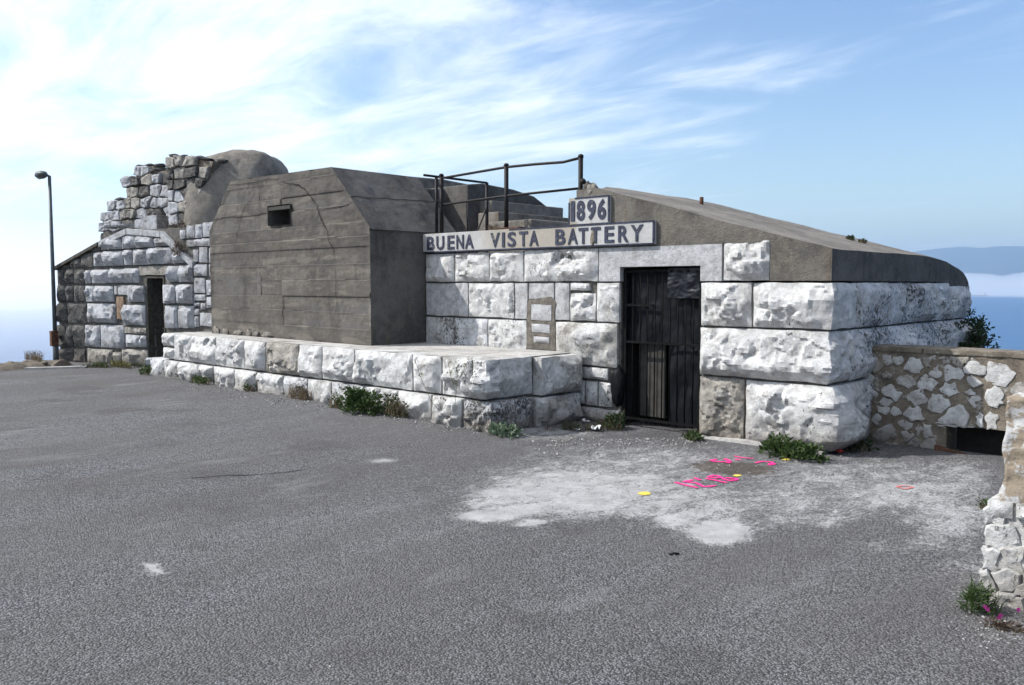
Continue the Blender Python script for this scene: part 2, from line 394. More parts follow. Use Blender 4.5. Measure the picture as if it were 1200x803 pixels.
cn = n.math('ADD', n.math('MULTIPLY', n.noise(3.2, 9, 0.78, n.map((1.5, 0.75, 1), (0, 0, 0.75)), dist=0.9), 0.80), n.math('MULTIPLY', n.noise(24, 4, 0.7), 0.34))
cf = n.rng(n.math('ADD', n.math('ADD', cem, cn), n.math('MULTIPLY', n.math('SUBTRACT', chip, 0.5), 0.22)), 0.82, 1.10)
cc = n.mix(n.rng(n.noise(5, 6, 0.7), 0.32, 0.68), (0.25, 0.246, 0.244), (0.37, 0.366, 0.362))
cc = n.mix(n.math('MULTIPLY', n.rng(n.noise(40, 4, 0.7), 0.55, 0.66), 0.55), cc, (0.22, 0.21, 0.20))
a = n.mix(n.math('MULTIPLY', cf, 0.88), a, cc)
soilm = n.attr('soil')
a = n.mix(n.rng(n.math('ADD', soilm, n.math('MULTIPLY', n.noise(11, 9, 0.8, n.map((1.2, .8, 1), (0, 0, .75))), 1.5)), 1.08, 1.30, 0.0, 0.85), a, n.mix(n.noise(60, 3), (0.05, 0.038, 0.030), (0.13, 0.105, 0.085)))
b = n.bump(n.math('MULTIPLY', n.math('ADD', n.voro(82), n.noise(55, 5, 0.75)), n.math('SUBTRACT', 1.0, n.math('MULTIPLY', cf, 0.8))), 1.0, -0.017)
b = n.bump(n.noise(150, 3), 0.3, 0.004, b)
M['asphalt'] = n.done(a, 0.88, b)

n = NT('dry_hillside')
c = n.mix(n.noise(0.6, 8, 0.65), (0.14, 0.115, 0.075), (0.24, 0.20, 0.14))
c = n.mix(n.rng(n.noise(1.5, 6, 0.7), 0.48, 0.62), c, (0.05, 0.065, 0.03))
M['earth'] = n.done(c, 0.95, n.bump(n.noise(6, 8, 0.7), 0.8, 0.15))
n = NT('far_mountain')
c = n.mix(n.noise(0.0006, 8, 0.65), (0.035, 0.050, 0.045), (0.10, 0.10, 0.075))
M['mountain'] = n.done(c, 0.95, n.bump(n.noise(0.002, 8, 0.7), 0.7, 60))
n = NT('sea_water')
c = n.mix(n.noise(0.0006, 5, 0.6, n.map((1, 1, 1))), (0.008, 0.055, 0.150), (0.012, 0.072, 0.185))
n.b.inputs['IOR'].default_value = 1.33; n.b.inputs['Specular IOR Level'].default_value = 0.45
b = n.bump(n.noise(0.035, 6, 0.65), 0.6, 3.0)
b = n.bump(n.noise(0.004, 4, 0.6), 0.4, 12.0, b)
M['sea'] = n.done(c, 0.28, b)

# ------------------------------------------------------------------ the setting: terrain, road, sea, far coast
def rect_d(x, y, x0, x1, y0, y1):
    dx = max(x0 - x, 0, x - x1); dy = max(y0 - y, 0, y - y1); return math.hypot(dx, dy)
def axis(lo, hi, c0, c1, fine):
    a = []; x = c0
    while x < c1: a.append(x); x += fine
    a.append(c1); s = fine; x = c1
    while x < hi: s *= 1.35; x += s; a.append(min(x, hi))
    s = fine; x = c0; b = []
    while x > lo: s *= 1.35; x -= s; b.append(max(x, lo))
    return b[::-1] + a
gx, gy = axis(-330, 330, -23, 6, 0.5), axis(-330, 330, -6, 16, 0.5)
V, F = [], []
for y in gy:
    for x in gx:
        d = min(rect_d(x, y, -20.1, 40, -60, 9.75), rect_d(x, y, -20.1, -3.6, 5, 15.5))
        z = G(x, y) - 0.035 - max(0.0, d) * 0.62 - 0.5 * sstep(0, 2, d) + sstep(0.5, 8, d) * 2.0 * noise.fractal(Vector((x, y, 0)) * 0.08, 0.8, 2.0, 5)
        V.append((x, y, max(z, -96)))
W = len(gx)
for j in range(len(gy) - 1):
    for i in range(W - 1): F.append((j * W + i, j * W + i + 1, (j + 1) * W + i + 1, (j + 1) * W + i))
ground = obj('ground', V, F, M['earth'], None, True); tag(ground, 'dry rocky headland under the battery', 'ground', kind='structure')

# road sheet; cement and soil stains are baked by place
CEM = [(690, 575, 135, 36, 1), (600, 588, 62, 26, 1), (790, 590, 120, 26, 0.9), (875, 582, 75, 18, .7), (790, 612, 95, 13, .55),
       (845, 623, 38, 15, 1.3), (795, 612, 25, 10, 1.1), (572, 605, 38, 8, 1.2), (622, 613, 13, 5, 1.3), (1060, 578, 85, 24, .9), (1115, 605, 58, 34, .9),
       (965, 608, 70, 11, .8), (1145, 655, 42, 26, .75), (1090, 690, 75, 12, .5), (1180, 740, 40, 16, .7), (640, 508, 70, 9, .8), (880, 520, 90, 8, .5),
       (180, 663, 16, 6, 1.2), (190, 673, 9, 4, 1.0), (448, 540, 22, 4, .9), (320, 633, 14, 4, .6), (250, 440, 60, 4, .4), (930, 545, 60, 22, .45), (1000, 565, 170, 34, .8), (760, 545, 170, 26, .8), (900, 590, 230, 32, .78), (1120, 570, 60, 40, .8), (1130, 660, 60, 50, .62), (1060, 640, 90, 14, .6)]
rx, ry = axis(-19.5, 14, -9.5, 1.5, 0.11), axis(-40, 9.45, 1.0, 9.45, 0.11)
V, F, ca, sa = [], [], [], []
for y in ry:
    for x in rx:
        z = G(x, y); V.append((x, y, z)); q = proj((x, y, z)); c = s = 0.0
        if q and -50 < q[0] < 1260 and 420 < q[1] < 900:
            for (a, b, rr, rs, w) in CEM:
                e = math.hypot((q[0] - a) / rr, (q[1] - b) / rs)
                if e < 1.8: c = max(c, w * 0.56 * sstep(1.95, 0.35, e))
            e = math.hypot((q[0] - 858) / 66, (q[1] - 549 - (q[0] - 858) * 0.06) / 10.5); s = 0.80 * sstep(1.5, 0.1, e)
        ca.append(c); sa.append(s)
W = len(rx)
for j in range(len(ry) - 1):
    for i in range(W - 1): F.append((j * W + i, j * W + i + 1, (j + 1) * W + i + 1, (j + 1) * W + i))
road = obj('road', V, F, M['asphalt'], None, True); tag(road, 'worn grey asphalt forecourt and road', 'road', kind='structure')
for nm, dat in (('cement', ca), ('soil', sa)):
    at = road.data.attributes.new(nm, 'FLOAT', 'POINT'); at.data.foreach_set('value', dat)

SEA = -80.0
V, F = [(0, 0, SEA)], []
rings = [60, 200, 600, 1500, 4000, 9000, 21000]; K = 96
for r in rings:
    for k in range(K): V.append((r * math.cos(2 * math.pi * k / K), r * math.sin(2 * math.pi * k / K), SEA))
for k in range(K): F.append((0, 1 + k, 1 + (k + 1) % K))
for i in range(len(rings) - 1):
    for k in range(K):
        a = 1 + i * K; F.append((a + k, a + K + k, a + K + (k + 1) % K, a + (k + 1) % K))
tag(obj('sea', V, F, M['sea']), 'blue sea below the headland', 'sea', kind='structure')

def az(px): # world azimuth direction of an image column
    d = ray(px, 334); return math.atan2(d.y, d.x)
# mountain range across the strait
a0, a1 = az(980), az(1200) - R(26)
V, F = [], []; NA, NR = 150, 14
for i in range(NA):
    t = i / (NA - 1); a = a0 + (a1 - a0) * t; pxx = 980 + t * 900
    env = sstep(-0.16, 0.20, t)
    h = 735 * env * (0.93 + 0.10 * noise.fractal(Vector((t * 6.2 + 3, 1.3, 0)), 1.0, 2.0, 4)) * (1 - 0.25 * sstep(0.25, 1, t)) + 80
    h = min(h, 900)
    for j in range(NR):
        s = j / (NR - 1); r = 15200 + 3300 * s
        prof = math.sin(min(1, s / 0.62) * math.pi / 2) if s < 0.62 else math.cos((s - 0.62) / 0.38 * math.pi / 2)
        z = SEA - 2 + h * prof * (1 + 0.16 * (1 - prof) * noise.fractal(Vector((t * 26, s * 4, 2)), 0.9, 2.0, 5))
        V.append((r * math.cos(a), r * math.sin(a), z))
for i in range(NA - 1):
    for j in range(NR - 1): F.append((i * NR + j, (i + 1) * NR + j, (i + 1) * NR + j + 1, i * NR + j + 1))
tag(obj('mountain', V, F, M['mountain'], None, True), 'hazy blue mountain across the strait', 'mountain', kind='structure')
# low fog bank lying on the sea
V, F = [], []; NA, NP = 420, 12
b0, b1 = az(1200) - R(30), az(0) + R(30)
for i in range(NA):
    t = i / (NA - 1); a = b0 + (b1 - b0) * t
    top = 168 + 26 * noise.fractal(Vector((t * 60, 0, 0)), 0.8, 2.0, 5) + 14 * noise.noise(Vector((t * 11, 4, 0)))
    for j in range(NP):
        s = j / (NP - 1); r = 6300 - 3300 * sstep(.25, .75, t) + (2200 + 2600 * sstep(.25, .75, t)) * s + 150 * noise.fractal(Vector((t * 40, s * 3, 6)), 0.8, 2.0, 4)
        z = SEA + 1.0 + top * max(0.0, math.sin(s * math.pi)) ** 0.45
        V.append((r * math.cos(a), r * math.sin(a), z))
for i in range(NA - 1):
    for j in range(NP - 1): F.append((i * NP + j, i * NP + j + 1, (i + 1) * NP + j + 1, (i + 1) * NP + j))
    F.append((i * NP, (i + 1) * NP, (i + 2) * NP - 1, (i + 1) * NP - 1))
F.append(tuple(range(NP))); F.append(tuple(range((NA - 1) * NP, NA * NP))[::-1])
fogm = bpy.data.materials.new('sea_fog'); fogm.use_nodes = True; t = fogm.node_tree; t.nodes.clear()
pv = t.nodes.new('ShaderNodeVolumePrincipled'); pv.inputs['Color'].default_value = (1, 1, 1, 1); pv.inputs['Density'].default_value = 0.0011
pv.inputs['Anisotropy'].default_value = 0.2
mo = t.nodes.new('ShaderNodeOutputMaterial'); t.links.new(pv.outputs[0], mo.inputs['Volume'])
fb = obj('fog_bank', V, F, fogm); tag(fb, 'white fog bank lying on the far sea', 'fog', kind='stuff')
V, F = [], []; NA, NP = 90, 14
b0, b1 = az(560), az(0) + R(40)
for i in range(NA):
    t = i / (NA - 1); a = b0 + (b1 - b0) * t
    for j in range(NP):
        u = j / (NP - 1); r = 650 * (9.5 ** u)
        z = SEA + .6 + 215 * sstep(0, .55, u) * (1 - sstep(.82, 1.0, u)) * (1 + .10 * noise.noise(Vector((t * 6, u * 3, 1))))
        V.append((r * math.cos(a), r * math.sin(a), z + .01 * j))
nt = len(V)
V += [(x, y, SEA + .3) for x, y, z in V]
for i in range(NA - 1):
    for j in range(NP - 1):
        q = i * NP + j; F.append((q, q + 1, q + NP + 1, q + NP)); F.append((nt + q, nt + q + NP, nt + q + NP + 1, nt + q + 1))
    for j in (0, NP - 1):
        q = i * NP + j; f = (q, q + NP, nt + q + NP, nt + q); F.append(f if j == 0 else f[::-1])
for i in (0, NA - 1):
    for j in range(NP - 1):
        q = i * NP + j; f = (q, nt + q, nt + q + 1, q + 1); F.append(f if i == 0 else f[::-1])
mm = fogm.copy(); mm.name = 'sea_mist'
pm_ = [n_ for n_ in mm.node_tree.nodes if n_.type == 'PRINCIPLED_VOLUME'][0]; pm_.inputs['Density'].default_value = 0.00055; pm_.inputs['Anisotropy'].default_value = 0.4
tag(obj('sea_mist', V, F, mm), 'bright thin mist over the sea on the sunward side', 'mist', kind='stuff')
# hazy air
hm = bpy.data.materials.new('hazy_air'); hm.use_nodes = True; t = hm.node_tree; t.nodes.clear()
pv = t.nodes.new('ShaderNodeVolumePrincipled'); pv.inputs['Color'].default_value = (0.70, 0.85, 1.0, 1); pv.inputs['Density'].default_value = 0.95e-4
pv.inputs['Anisotropy'].default_value = 0.74
mo = t.nodes.new('ShaderNodeOutputMaterial'); t.links.new(pv.outputs[0], mo.inputs['Volume'])
hz = obj('haze', *boxmesh(-21500, 21500, -21500, 21500, SEA - 30, 900), hm); tag(hz, 'thin pale haze over sea and coast', 'haze', kind='stuff')

# ------------------------------------------------------------------ stone blocks
def rough(name, T, x0, x1, z0, z1, bulge, mat, parent, y0=0.0, depth=0.22, side=0.0, sbulge=None, seed=None, res=0.024, gap=0.013, chip=1.0, w=None, tilt=None):
    """a rock-faced block: joint-tight at its edges, hewn and bulging in the face; side > 0 turns the corner at x1"""
    rnd = random.Random(seed if seed is not None else hash((round(x0, 2), round(z0, 2), round(y0, 2))) & 0xffff)
    so_ = Vector((rnd.uniform(-50, 50), rnd.uniform(-50, 50), rnd.uniform(-50, 50)))
    x0 += gap; z0 += gap; z1 -= gap
    if not side: x1 -= gap
    sb = bulge if sbulge is None else sbulge
    nx = max(3, int((x1 - x0) / res)); nz = max(3, int((z1 - z0) / res)); cols = []
    for i in range(nx + 1):
        # tighter columns at the edges
        cols.append((x0 + (x1 - x0) * i / nx, y0, 0.0, -1.0, bulge))
    if side:
        ys = max(2, int(side / res))
        cr = 0.10
        for i in range(len(cols)):
            d = x1 - cols[i][0]
            if d < cr:
                t = 0.5 * (1 - d / cr); cols[i] = (cols[i][0], y0, math.sin(t * math.pi / 2), -math.cos(t * math.pi / 2), bulge * (1 - t) + sb * t)
        for i in range(1, ys + 1):
            y = y0 + (side - gap) * i / ys; d = y - y0
            t = 0.5 + 0.5 * min(1, d / cr); cols.append((x1, y, math.sin(t * math.pi / 2), -math.cos(t * math.pi / 2), bulge * (1 - t) + sb * t))
    tot = (x1 - x0) + side
    wid = w if w else min(0.075, 0.28 * min(x1 - x0, z1 - z0)) * rnd.uniform(0.8, 1.25)
    planes = []
    Lx, Lz = tot, z1 - z0
    for k in range(rnd.randint(4, 7)):
        a = rnd.uniform(0, 2 * math.pi); s = rnd.uniform(0.4, 1.9) * chip
        cx_, cz_ = rnd.uniform(0.15, 0.85) * Lx, rnd.uniform(0.15, 0.85) * Lz
        planes.append((cx_, cz_, math.cos(a) * s / max(0.25, Lx * 0.6), math.sin(a) * s / max(0.2, Lz * 0.6), rnd.uniform(0.85, 1.25)))
    V = []; n_c = len(cols)
    for j in range(nz + 1):
        z = z0 + (z1 - z0) * j / nz
        for i, (x, y, ax, ay, bu) in enumerate(cols):
            s = (x - x0) if i <= nx else (x1 - x0) + (y - y0)
            p = Vector((s, z, 0)) + so_
            e = min(s, tot - s, z - z0, z1 - z)
            e += 0.035 * noise.noise(p * 7) * min(1.0, e * 12)
            f = min(1.0, (max(0.0, e) + 0.003) / wid) ** 0.75
            g = min(pl[4] + (s - pl[0]) * pl[2] + (z - z0 - pl[1]) * pl[3] for pl in planes)
            g = max(0.08, min(1.05, g))
            hw = 0.0
            for fr_, am in ((3.3, 0.046), (7.2, 0.033), (15.0, 0.011)):
                q_ = p * fr_ + noise.noise_vector(p * fr_ * 0.8) * 0.22
                vd, vp = noise.voronoi(q_); c_ = vp[0]; gr = noise.noise_vector(c_ * 7.31); fd = 0.35 + 0.65 * min(1.0, (vd[1] - vd[0]) * 8)
                hw += am * fd * (1.7 * gr.dot(q_ - c_) + 0.9 * noise.noise(c_ * 3.7))
            hw += 0.008 * (1 - 2 * abs(noise.noise(p * 17)))
            rgh = min(1.0, bu / 0.055) * (0.45 + 0.95 * sstep(-0.25, 0.25, noise.noise(p * 2.1 + Vector((4, 4, 4)))))
            h = f * (bu * (0.25 + 0.75 * g) + hw * rgh * chip) + 0.004 * noise.noise(p * 34) * (0.4 + f)
            jx = 0.010 * noise.noise(p * 5 + Vector((9, 0, 0))); jz = 0.010 * noise.noise(p * 5 + Vector((0, 9, 0)))
            V.append(T(x + ax * h + (jx if abs(ax) < 0.5 else 0), y + ay * h + (jx if abs(ax) >= 0.5 else 0), z + jz))
    F = []
    for j in range(nz):
        for i in range(n_c - 1): a = j * n_c + i; F.append((a, a + 1, a + n_c + 1, a + n_c))
    loop = [i for i in range(n_c)] + [j * n_c + n_c - 1 for j in range(1, nz + 1)] + [nz * n_c + i for i in range(n_c - 2, -1, -1)] + [j * n_c for j in range(nz - 1, 0, -1)]
    base = len(V)
    for k in loop:
        j, i = divmod(k, n_c); x, y, ax, ay, bu = cols[i]; z = z0 + (z1 - z0) * j / nz
        if i <= nx: q = (x if not side else min(x, x1 - depth), y0 + depth, z)
        else: q = (x1 - depth, max(y, y0 + depth), z)
        V.append(T(*q))
    nl = len(loop)
    for k in range(nl): F.append((loop[k], base + k, base + (k + 1) % nl, loop[(k + 1) % nl]))
    o = obj(name, V, F, mat, parent, True); o.data.set_sharp_from_angle(angle=R(24)); return o

def irregular(name, parent, pts, m, v, proud, T=None, seed=0, jit=.03):
    """a field stone: its face outline domed and roughened, with rim set into the mortar"""
    cx_ = sum(p[0] for p in pts) / len(pts); cz_ = sum(p[1] for p in pts) / len(pts)
    n_ = len(pts); dense = []
    for i in range(n_):
        a, b = pts[i], pts[(i + 1) % n_]
        for k in range(3):
            t_ = k / 3; x, z = a[0] + (b[0] - a[0]) * t_, a[1] + (b[1] - a[1]) * t_
            x += jit * noise.noise(Vector((x * 16, z * 16, seed))); z += jit * noise.noise(Vector((x * 16, z * 16, seed + 5))); dense.append((x, z))
    V, F = [], []; nd = len(dense); rings = (1.0, .88, .62, .3)
    tx, tz = noise.noise(Vector((seed, 1, 0))) * 1.2, noise.noise(Vector((seed, 5, 0))) * 1.2
    for r_, pr in zip((1.03,) + rings, (-.04, .55, .95, 1.0, 1.0)):
        for (x, z) in dense:
            xx_, zz_ = cx_ + (x - cx_) * r_, cz_ + (z - cz_) * r_
            h = proud * pr * (1 + .7 * noise.noise(Vector((xx_ * 9, zz_ * 9, seed + 2))) + .5 * noise.noise(Vector((xx_ * 25, zz_ * 25, seed)))) + (tx * (xx_ - cx_) + tz * (zz_ - cz_)) * min(.25, proud * 5) if pr > 0 else -.05
            V.append((xx_, v - h - .006, zz_))
    V.append((cx_, v - proud - .006, cz_))
    for r_ in range(4):
        for i in range(nd): F.append((r_ * nd + i, r_ * nd + (i + 1) % nd, (r_ + 1) * nd + (i + 1) % nd, (r_ + 1) * nd + i))
    for i in range(nd): F.append((4 * nd + i, 4 * nd + (i + 1) % nd, len(V) - 1))
    if T: V = [T(*p) for p in V]
    o = obj(name, V, F, m, parent, True); o.data.set_sharp_from_angle(angle=R(30)); return o
def clip(poly, mx, mz, nx, nz):
    """keep the side of the line through (mx, mz) against the normal"""
    outp = []
    for i in range(len(poly)):
        a, b = poly[i], poly[(i + 1) % len(poly)]
        da = (a[0] - mx) * nx + (a[1] - mz) * nz; db = (b[0] - mx) * nx + (b[1] - mz) * nz
        if da <= 0: outp.append(a)
        if (da < 0 < db) or (db < 0 < da):
            t_ = da / (da - db); outp.append((a[0] + (b[0] - a[0]) * t_, a[1] + (b[1] - a[1]) * t_))
    return outp
def cells(seeds, x0, x1, z0, z1, gap, stretch=1.35):
    """interlocking stone outlines round the seeds, a joint of width gap between them"""
    res_ = []
    for i, (sx_, sz_) in enumerate(seeds):
        poly = [(x0, z0), (x1, z0), (x1, z1), (x0, z1)]
        for j, (tx_, tz_) in enumerate(seeds):
            if i == j or abs(tx_ - sx_) > 1.2 or abs(tz_ - sz_) > 1.0: continue
            dx, dz = tx_ - sx_, (tz_ - sz_) * stretch * stretch; L = math.hypot(dx, dz)
            if L < 1e-5: continue
            mx, mz = (sx_ + tx_) / 2 - dx / L * gap / 2, (sz_ + tz_) / 2 - dz / L * gap / 2
            poly = clip(poly, mx, mz, dx / L, dz / L)
            if len(poly) < 3: break
        res_.append(poly if len(poly) >= 3 else None)
    return res_
# ------------------------------------------------------------------ battery building (right wing)
WV = 8.37
def wu(px, py): return on_v(px, py, WV).x
def wz(px, py): return on_v(px, py, WV).z
Z4, Z3, Z2, Z1, ZS = 0.0, 0.695, 1.243, 1.735, 2.160
CORN = wu(975, 331); DL = wu(727, 350); DR = wu(820, 400); DTOP = 1.912
BL = wu(499, 300)
bat = thing('battery_building', 'whitewashed stone battery building with lettered sign, barred gate and sloping concrete roof', 'building', ((DL + DR) / 2, WV, 0))
TM = lambda x, y, z: Vector((x, WV + y, z))
# mortar cores
box('mortar_core', BL, DL - 0.012, WV + 0.035, WV + 2.6, -0.1, 2.14, M['mortar'], bat)
box('mortar_core', DR + 0.012, CORN - 0.04, WV + 0.035, 13.0, -0.1, 1.72, M['mortar'], bat)
box('mortar_core', CORN - 0.68, CORN - 0.04, WV + 0.6, 12.98, 1.7, 1.76, M['mortar'], bat)
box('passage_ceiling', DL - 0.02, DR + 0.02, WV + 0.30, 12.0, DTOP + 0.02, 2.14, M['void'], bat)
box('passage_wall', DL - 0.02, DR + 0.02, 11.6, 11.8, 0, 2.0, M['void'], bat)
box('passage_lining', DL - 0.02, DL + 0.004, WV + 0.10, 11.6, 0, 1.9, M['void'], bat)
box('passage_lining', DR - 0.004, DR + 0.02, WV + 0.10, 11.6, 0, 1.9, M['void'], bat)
def course(bounds, py, z0, z1, mats, bulges, **kw):
    us = [wu(p, py) for p in bounds]
    for i in range(len(us) - 1):
        rough('stone_block', TM, us[i], us[i + 1], z0, z1, bulges[i], M[mats[i]], bat, **kw)
W_, WC, WW, BR = 'white', 'white_clean', 'white_worn', 'bare'
course([499, 533, 574, 614, 702], 314, Z1, ZS, [W_, W_, W_, W_], [.06, .07, .07, .08])
course([499, 549, 603], 350, Z2, Z1, [WC, W_], [.012, .055])
# flat stone round the patched hole
u603, u618, u650, u668 = wu(603, 350), wu(619, 360), wu(650, 360), wu(668, 350)
rough('stone_block', TM, u603, u618, Z2, Z1, .012, M[WC], bat)
rough('stone_block', TM, u618, u650, 1.50, Z1, .012, M[WC], bat)
rough('stone_block', TM, u650, u668, Z2, Z1, .025, M[WC], bat)
rough('stone_block', TM, u668, wu(692, 340), 1.62, Z1, .03, M[W_], bat)
rough('stone_block', TM, u668, wu(699, 360), Z2, 1.61, .07, M[W_], bat)
rough('stone_block', TM, wu(699, 355), DL, Z2, Z1, .075, M[W_], bat)
# mortar patch with three small painted stones
pa, pb = wu(618, 385), wu(651, 385)
mp_pts = [(pa, .86), ((pa + pb) / 2, .86), (pb, .86), (pb + .01, 1.1), (pb - .01, 1.3), (pb + .02, 1.47), (pb - .06, 1.56), ((pa + pb) / 2, 1.52), (pa + .05, 1.51), (pa - .01, 1.42), (pa + .01, 1.2), (pa - .01, 1.0)]
for (a, b, c, d) in ((623, 648, 356, 377), (624, 646, 379, 391), (626, 646, 394, 403)):
    rough('patch_stone', TM, wu(a, 380), wu(b, 380), wz(635, d), wz(635, c), .014, M[WC], bat, y0=-0.022, depth=0.08)
u499 = wu(499, 385); ub = [u499, wu(532, 385), wu(572, 385), pa]
for i, (m_, b_) in enumerate(((WW, .015), ('lichen', .03), (W_, .085))):
    rough('stone_block', TM, ub[i], ub[i + 1], 0.80, Z2, b_, M[m_], bat)
rough('stone_block', TM, pb, DL - 0.03, Z3, Z2, .15, M['white_worn'], bat, w=0.10, chip=0.8)
# small stones left of the gate, one corner broken away
x_a, x_b = -6.62, DL
rough('stone_block', TM, x_a, wu(713, 440), 0.53, Z3, .045, M[WW], bat)
sx0 = wu(664, 465)
for a, b, m_ in ((664, 686, WW), (686, 701, W_), (701, 718, WW)):
    rough('stone_block', TM, wu(a, 465), wu(b, 465), 0.20, 0.52, .035, M[m_], bat)
rough('stone_block', TM, wu(664, 490), DL, 0.0, 0.19, .05, M[WW], bat)
# lintel with legs
lx0, lx1 = wu(702, 314), wu(847, 314)
prism('lintel', [(lx0 + .006, Z1 + .006), (DL, Z1 + .006), (DL, DTOP), (DR, DTOP), (DR, Z1 + .006), (lx1 - .006, Z1 + .006), (lx1 - .006, ZS - .012), (lx0 + .006, ZS - .012)],
      -0.012, 0.34, M['white_clean'], bat, TM, 0.006)
rough('stone_block', TM, lx1, wu(903, 308), Z1, ZS + 0.02, .085, M[W_], bat)
# right of the gate
u882 = wu(882, 357)
rough('stone_block', TM, DR, u882, Z2, Z1, .085, M[W_], bat)
rough('stone_block', TM, u882, CORN, Z2, Z1, .095, M[W_], bat, side=0.62, sbulge=.10, chip=1.1)
rough('stone_block', TM, DR, wu(970, 415), Z3, Z2, .135, M[W_], bat, side=0.5, sbulge=.20, w=0.10)
u873 = wu(873, 480)
rough('stone_block', TM, DR, u873, -0.02, Z3, .075, M[BR], bat)
rough('stone_block', TM, u873, CORN + 0.03, 0.02, Z3, .17, M[W_], bat, side=0.78, sbulge=.23, w=0.12, chip=1.3, seed=41)
# side wall courses
TS = lambda x, y, z: Vector((CORN - y, WV + x, z))
def side_course(ys, z0, z1, bl, m_):
    for i in range(len(ys) - 1):
        rough('stone_block', TS, ys[i], ys[i + 1], z0, z1, bl * random.uniform(.8, 1.2), M[m_], bat, depth=0.3, w=0.09)
side_course([0.62, 1.55, 2.15, 3.05, 3.75], Z2, Z1, .12, 'lichen')
rough('stone_block', TS, 3.75, 4.70, Z2, Z1 - 0.04, .16, M['lichen'], bat, depth=0.3, w=0.14)
side_course([0.50, 1.30, 2.2, 2.75, 3.5], Z3, Z2, .16, 'lichen')
rough('stone_block', TS, 3.5, 4.72, Z3, Z2, .19, M['lichen'], bat, depth=0.3, w=0.16)
side_course([0.78, 1.9, 3.0, 4.6], 0.0, Z3, .14, 'lichen')
box('mortar_fillet', DR + .03, CORN - 0.02, WV - 0.075, WV + 0.1, -0.05, 0.035, M['bench_top'], bat, sub=4, rough=0.012)

# sloping concrete roof
RL = -6.70; RZ0, RZ1 = 2.965, 2.056
def roof_z(u): return RZ1 + (u - CORN) / (RL - CORN) * (RZ0 - RZ1)
vsn = [WV - 0.012] + [WV + 0.3 * k for k in range(1, 8)] + [10.9, 11.3, 11.7, 12.0, 12.3, 12.55, 12.75, 12.9, 13.0, 13.05]
usn = [RL + (CORN - RL) * i / 24 for i in range(25)]
u902 = wu(903, 308)
def drop(v):
    t = max(0.0, (v - 10.9) / 2.15); return 0.40 * (1 - math.sqrt(max(0.0, 1 - t * t)))
def bot(u, v): return 1.742 if u > u902 - 1e-6 else 2.145
usn = sorted(set([round(u, 4) for u in usn] + [round(u902, 4)])); u902 = round(u902, 4)
bm = bmesh.new(); top = {}
for i, u in enumerate(usn):
    for j, v in enumerate(vsn):
        rz = roof_z(u) - drop(v) + 0.012 * noise.noise(Vector((u * 2, v * 2, 0))) + 0.006 * noise.noise(Vector((u * 9, v * 9, 0)))
        if u < -6.45 and v < 8.7: rz -= 0.09 * (1 - (u - RL) / 0.25) + 0.03 * noise.noise(Vector((u * 20, v * 20, 0)))
        top[i, j] = bm.verts.new((u, v, rz))
for i in range(len(usn) - 1):
    for j in range(len(vsn) - 1): bm.faces.new((top[i, j], top[i + 1, j], top[i + 1, j + 1], top[i, j + 1]))
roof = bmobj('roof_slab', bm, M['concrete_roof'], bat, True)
# faces of the slab: front, right side, left end
def wallstrip(name, pts, m):     # pts: list of (top vector, bottom vector)
    V, F = [], []; NZ = 10
    for a, b in pts:
        for k in range(NZ + 1): V.append(Vector(a).lerp(Vector(b), k / NZ))
    for i in range(len(pts) - 1):
        for k in range(NZ): q = i * (NZ + 1) + k; F.append((q, q + 1, q + NZ + 2, q + NZ + 1))
    return obj(name, V, F, m, bat)
fu = [u for u in usn]
rv = [v.co for v in roof.data.vertices]; NVv = len(vsn)
front = []
for i, u in enumerate(usn):
    t_ = rv[i * NVv]
    if abs(u - u902) < 1e-6: front.append((t_, (u, t_.y, 2.145)))
    front.append((t_, (u, t_.y, bot(u, 0))))
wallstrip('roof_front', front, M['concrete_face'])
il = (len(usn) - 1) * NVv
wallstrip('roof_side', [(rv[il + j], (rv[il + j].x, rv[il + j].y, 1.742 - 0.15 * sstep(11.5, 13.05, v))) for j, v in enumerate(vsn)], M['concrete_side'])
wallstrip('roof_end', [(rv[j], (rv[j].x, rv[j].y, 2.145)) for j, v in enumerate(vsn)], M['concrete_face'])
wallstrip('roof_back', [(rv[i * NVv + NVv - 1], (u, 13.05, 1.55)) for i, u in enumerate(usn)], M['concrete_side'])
box('rear_mass', RL, CORN - .05, 11.8, 13.02, 0, 1.5, M['concrete_side'], bat)
# broken corner lump by the railing post
def lump(name, c, r, m, parent=None, seed=0, n=10, flat=1.0, rg=0.35, smooth=True):
    bm = bmesh.new(); bmesh.ops.create_icosphere(bm, subdivisions=n if n < 6 else 2, radius=1)
    so_ = Vector((seed * 3.1, seed * 1.7, seed))
    for v in bm.verts:
        p = v.co.copy(); k = 1 + rg * noise.noise(p * 1.6 + so_) + rg * 0.5 * noise.noise(p * 4 + so_)
        v.co = Vector((p.x * r[0], p.y * r[1], p.z * r[2])) * k + Vector(c)
    return bmobj(name, bm, m, parent, smooth)
q = on_v(693, 224, WV)
lump('broken_edge', (q.x, WV + .02, q.z), (.075, .04, .085), M['concrete_roof'], bat, 3, 3, rg=0.5)
q = on_v(683, 221, WV)
lump('broken_edge', (q.x, WV + .12, q.z), (.07, .07, .09), M['concrete_face'], bat, 5, 3, rg=0.5)
# pipe stub and tufts on the roof
q = at_depth(822, 243, 11.6)
uq, vq = q.x, q.y
tube('pipe_stub', [(uq, vq, roof_z(uq) - .05), (uq, vq, roof_z(uq) + .10)], 0.028, M['rust'], bat)

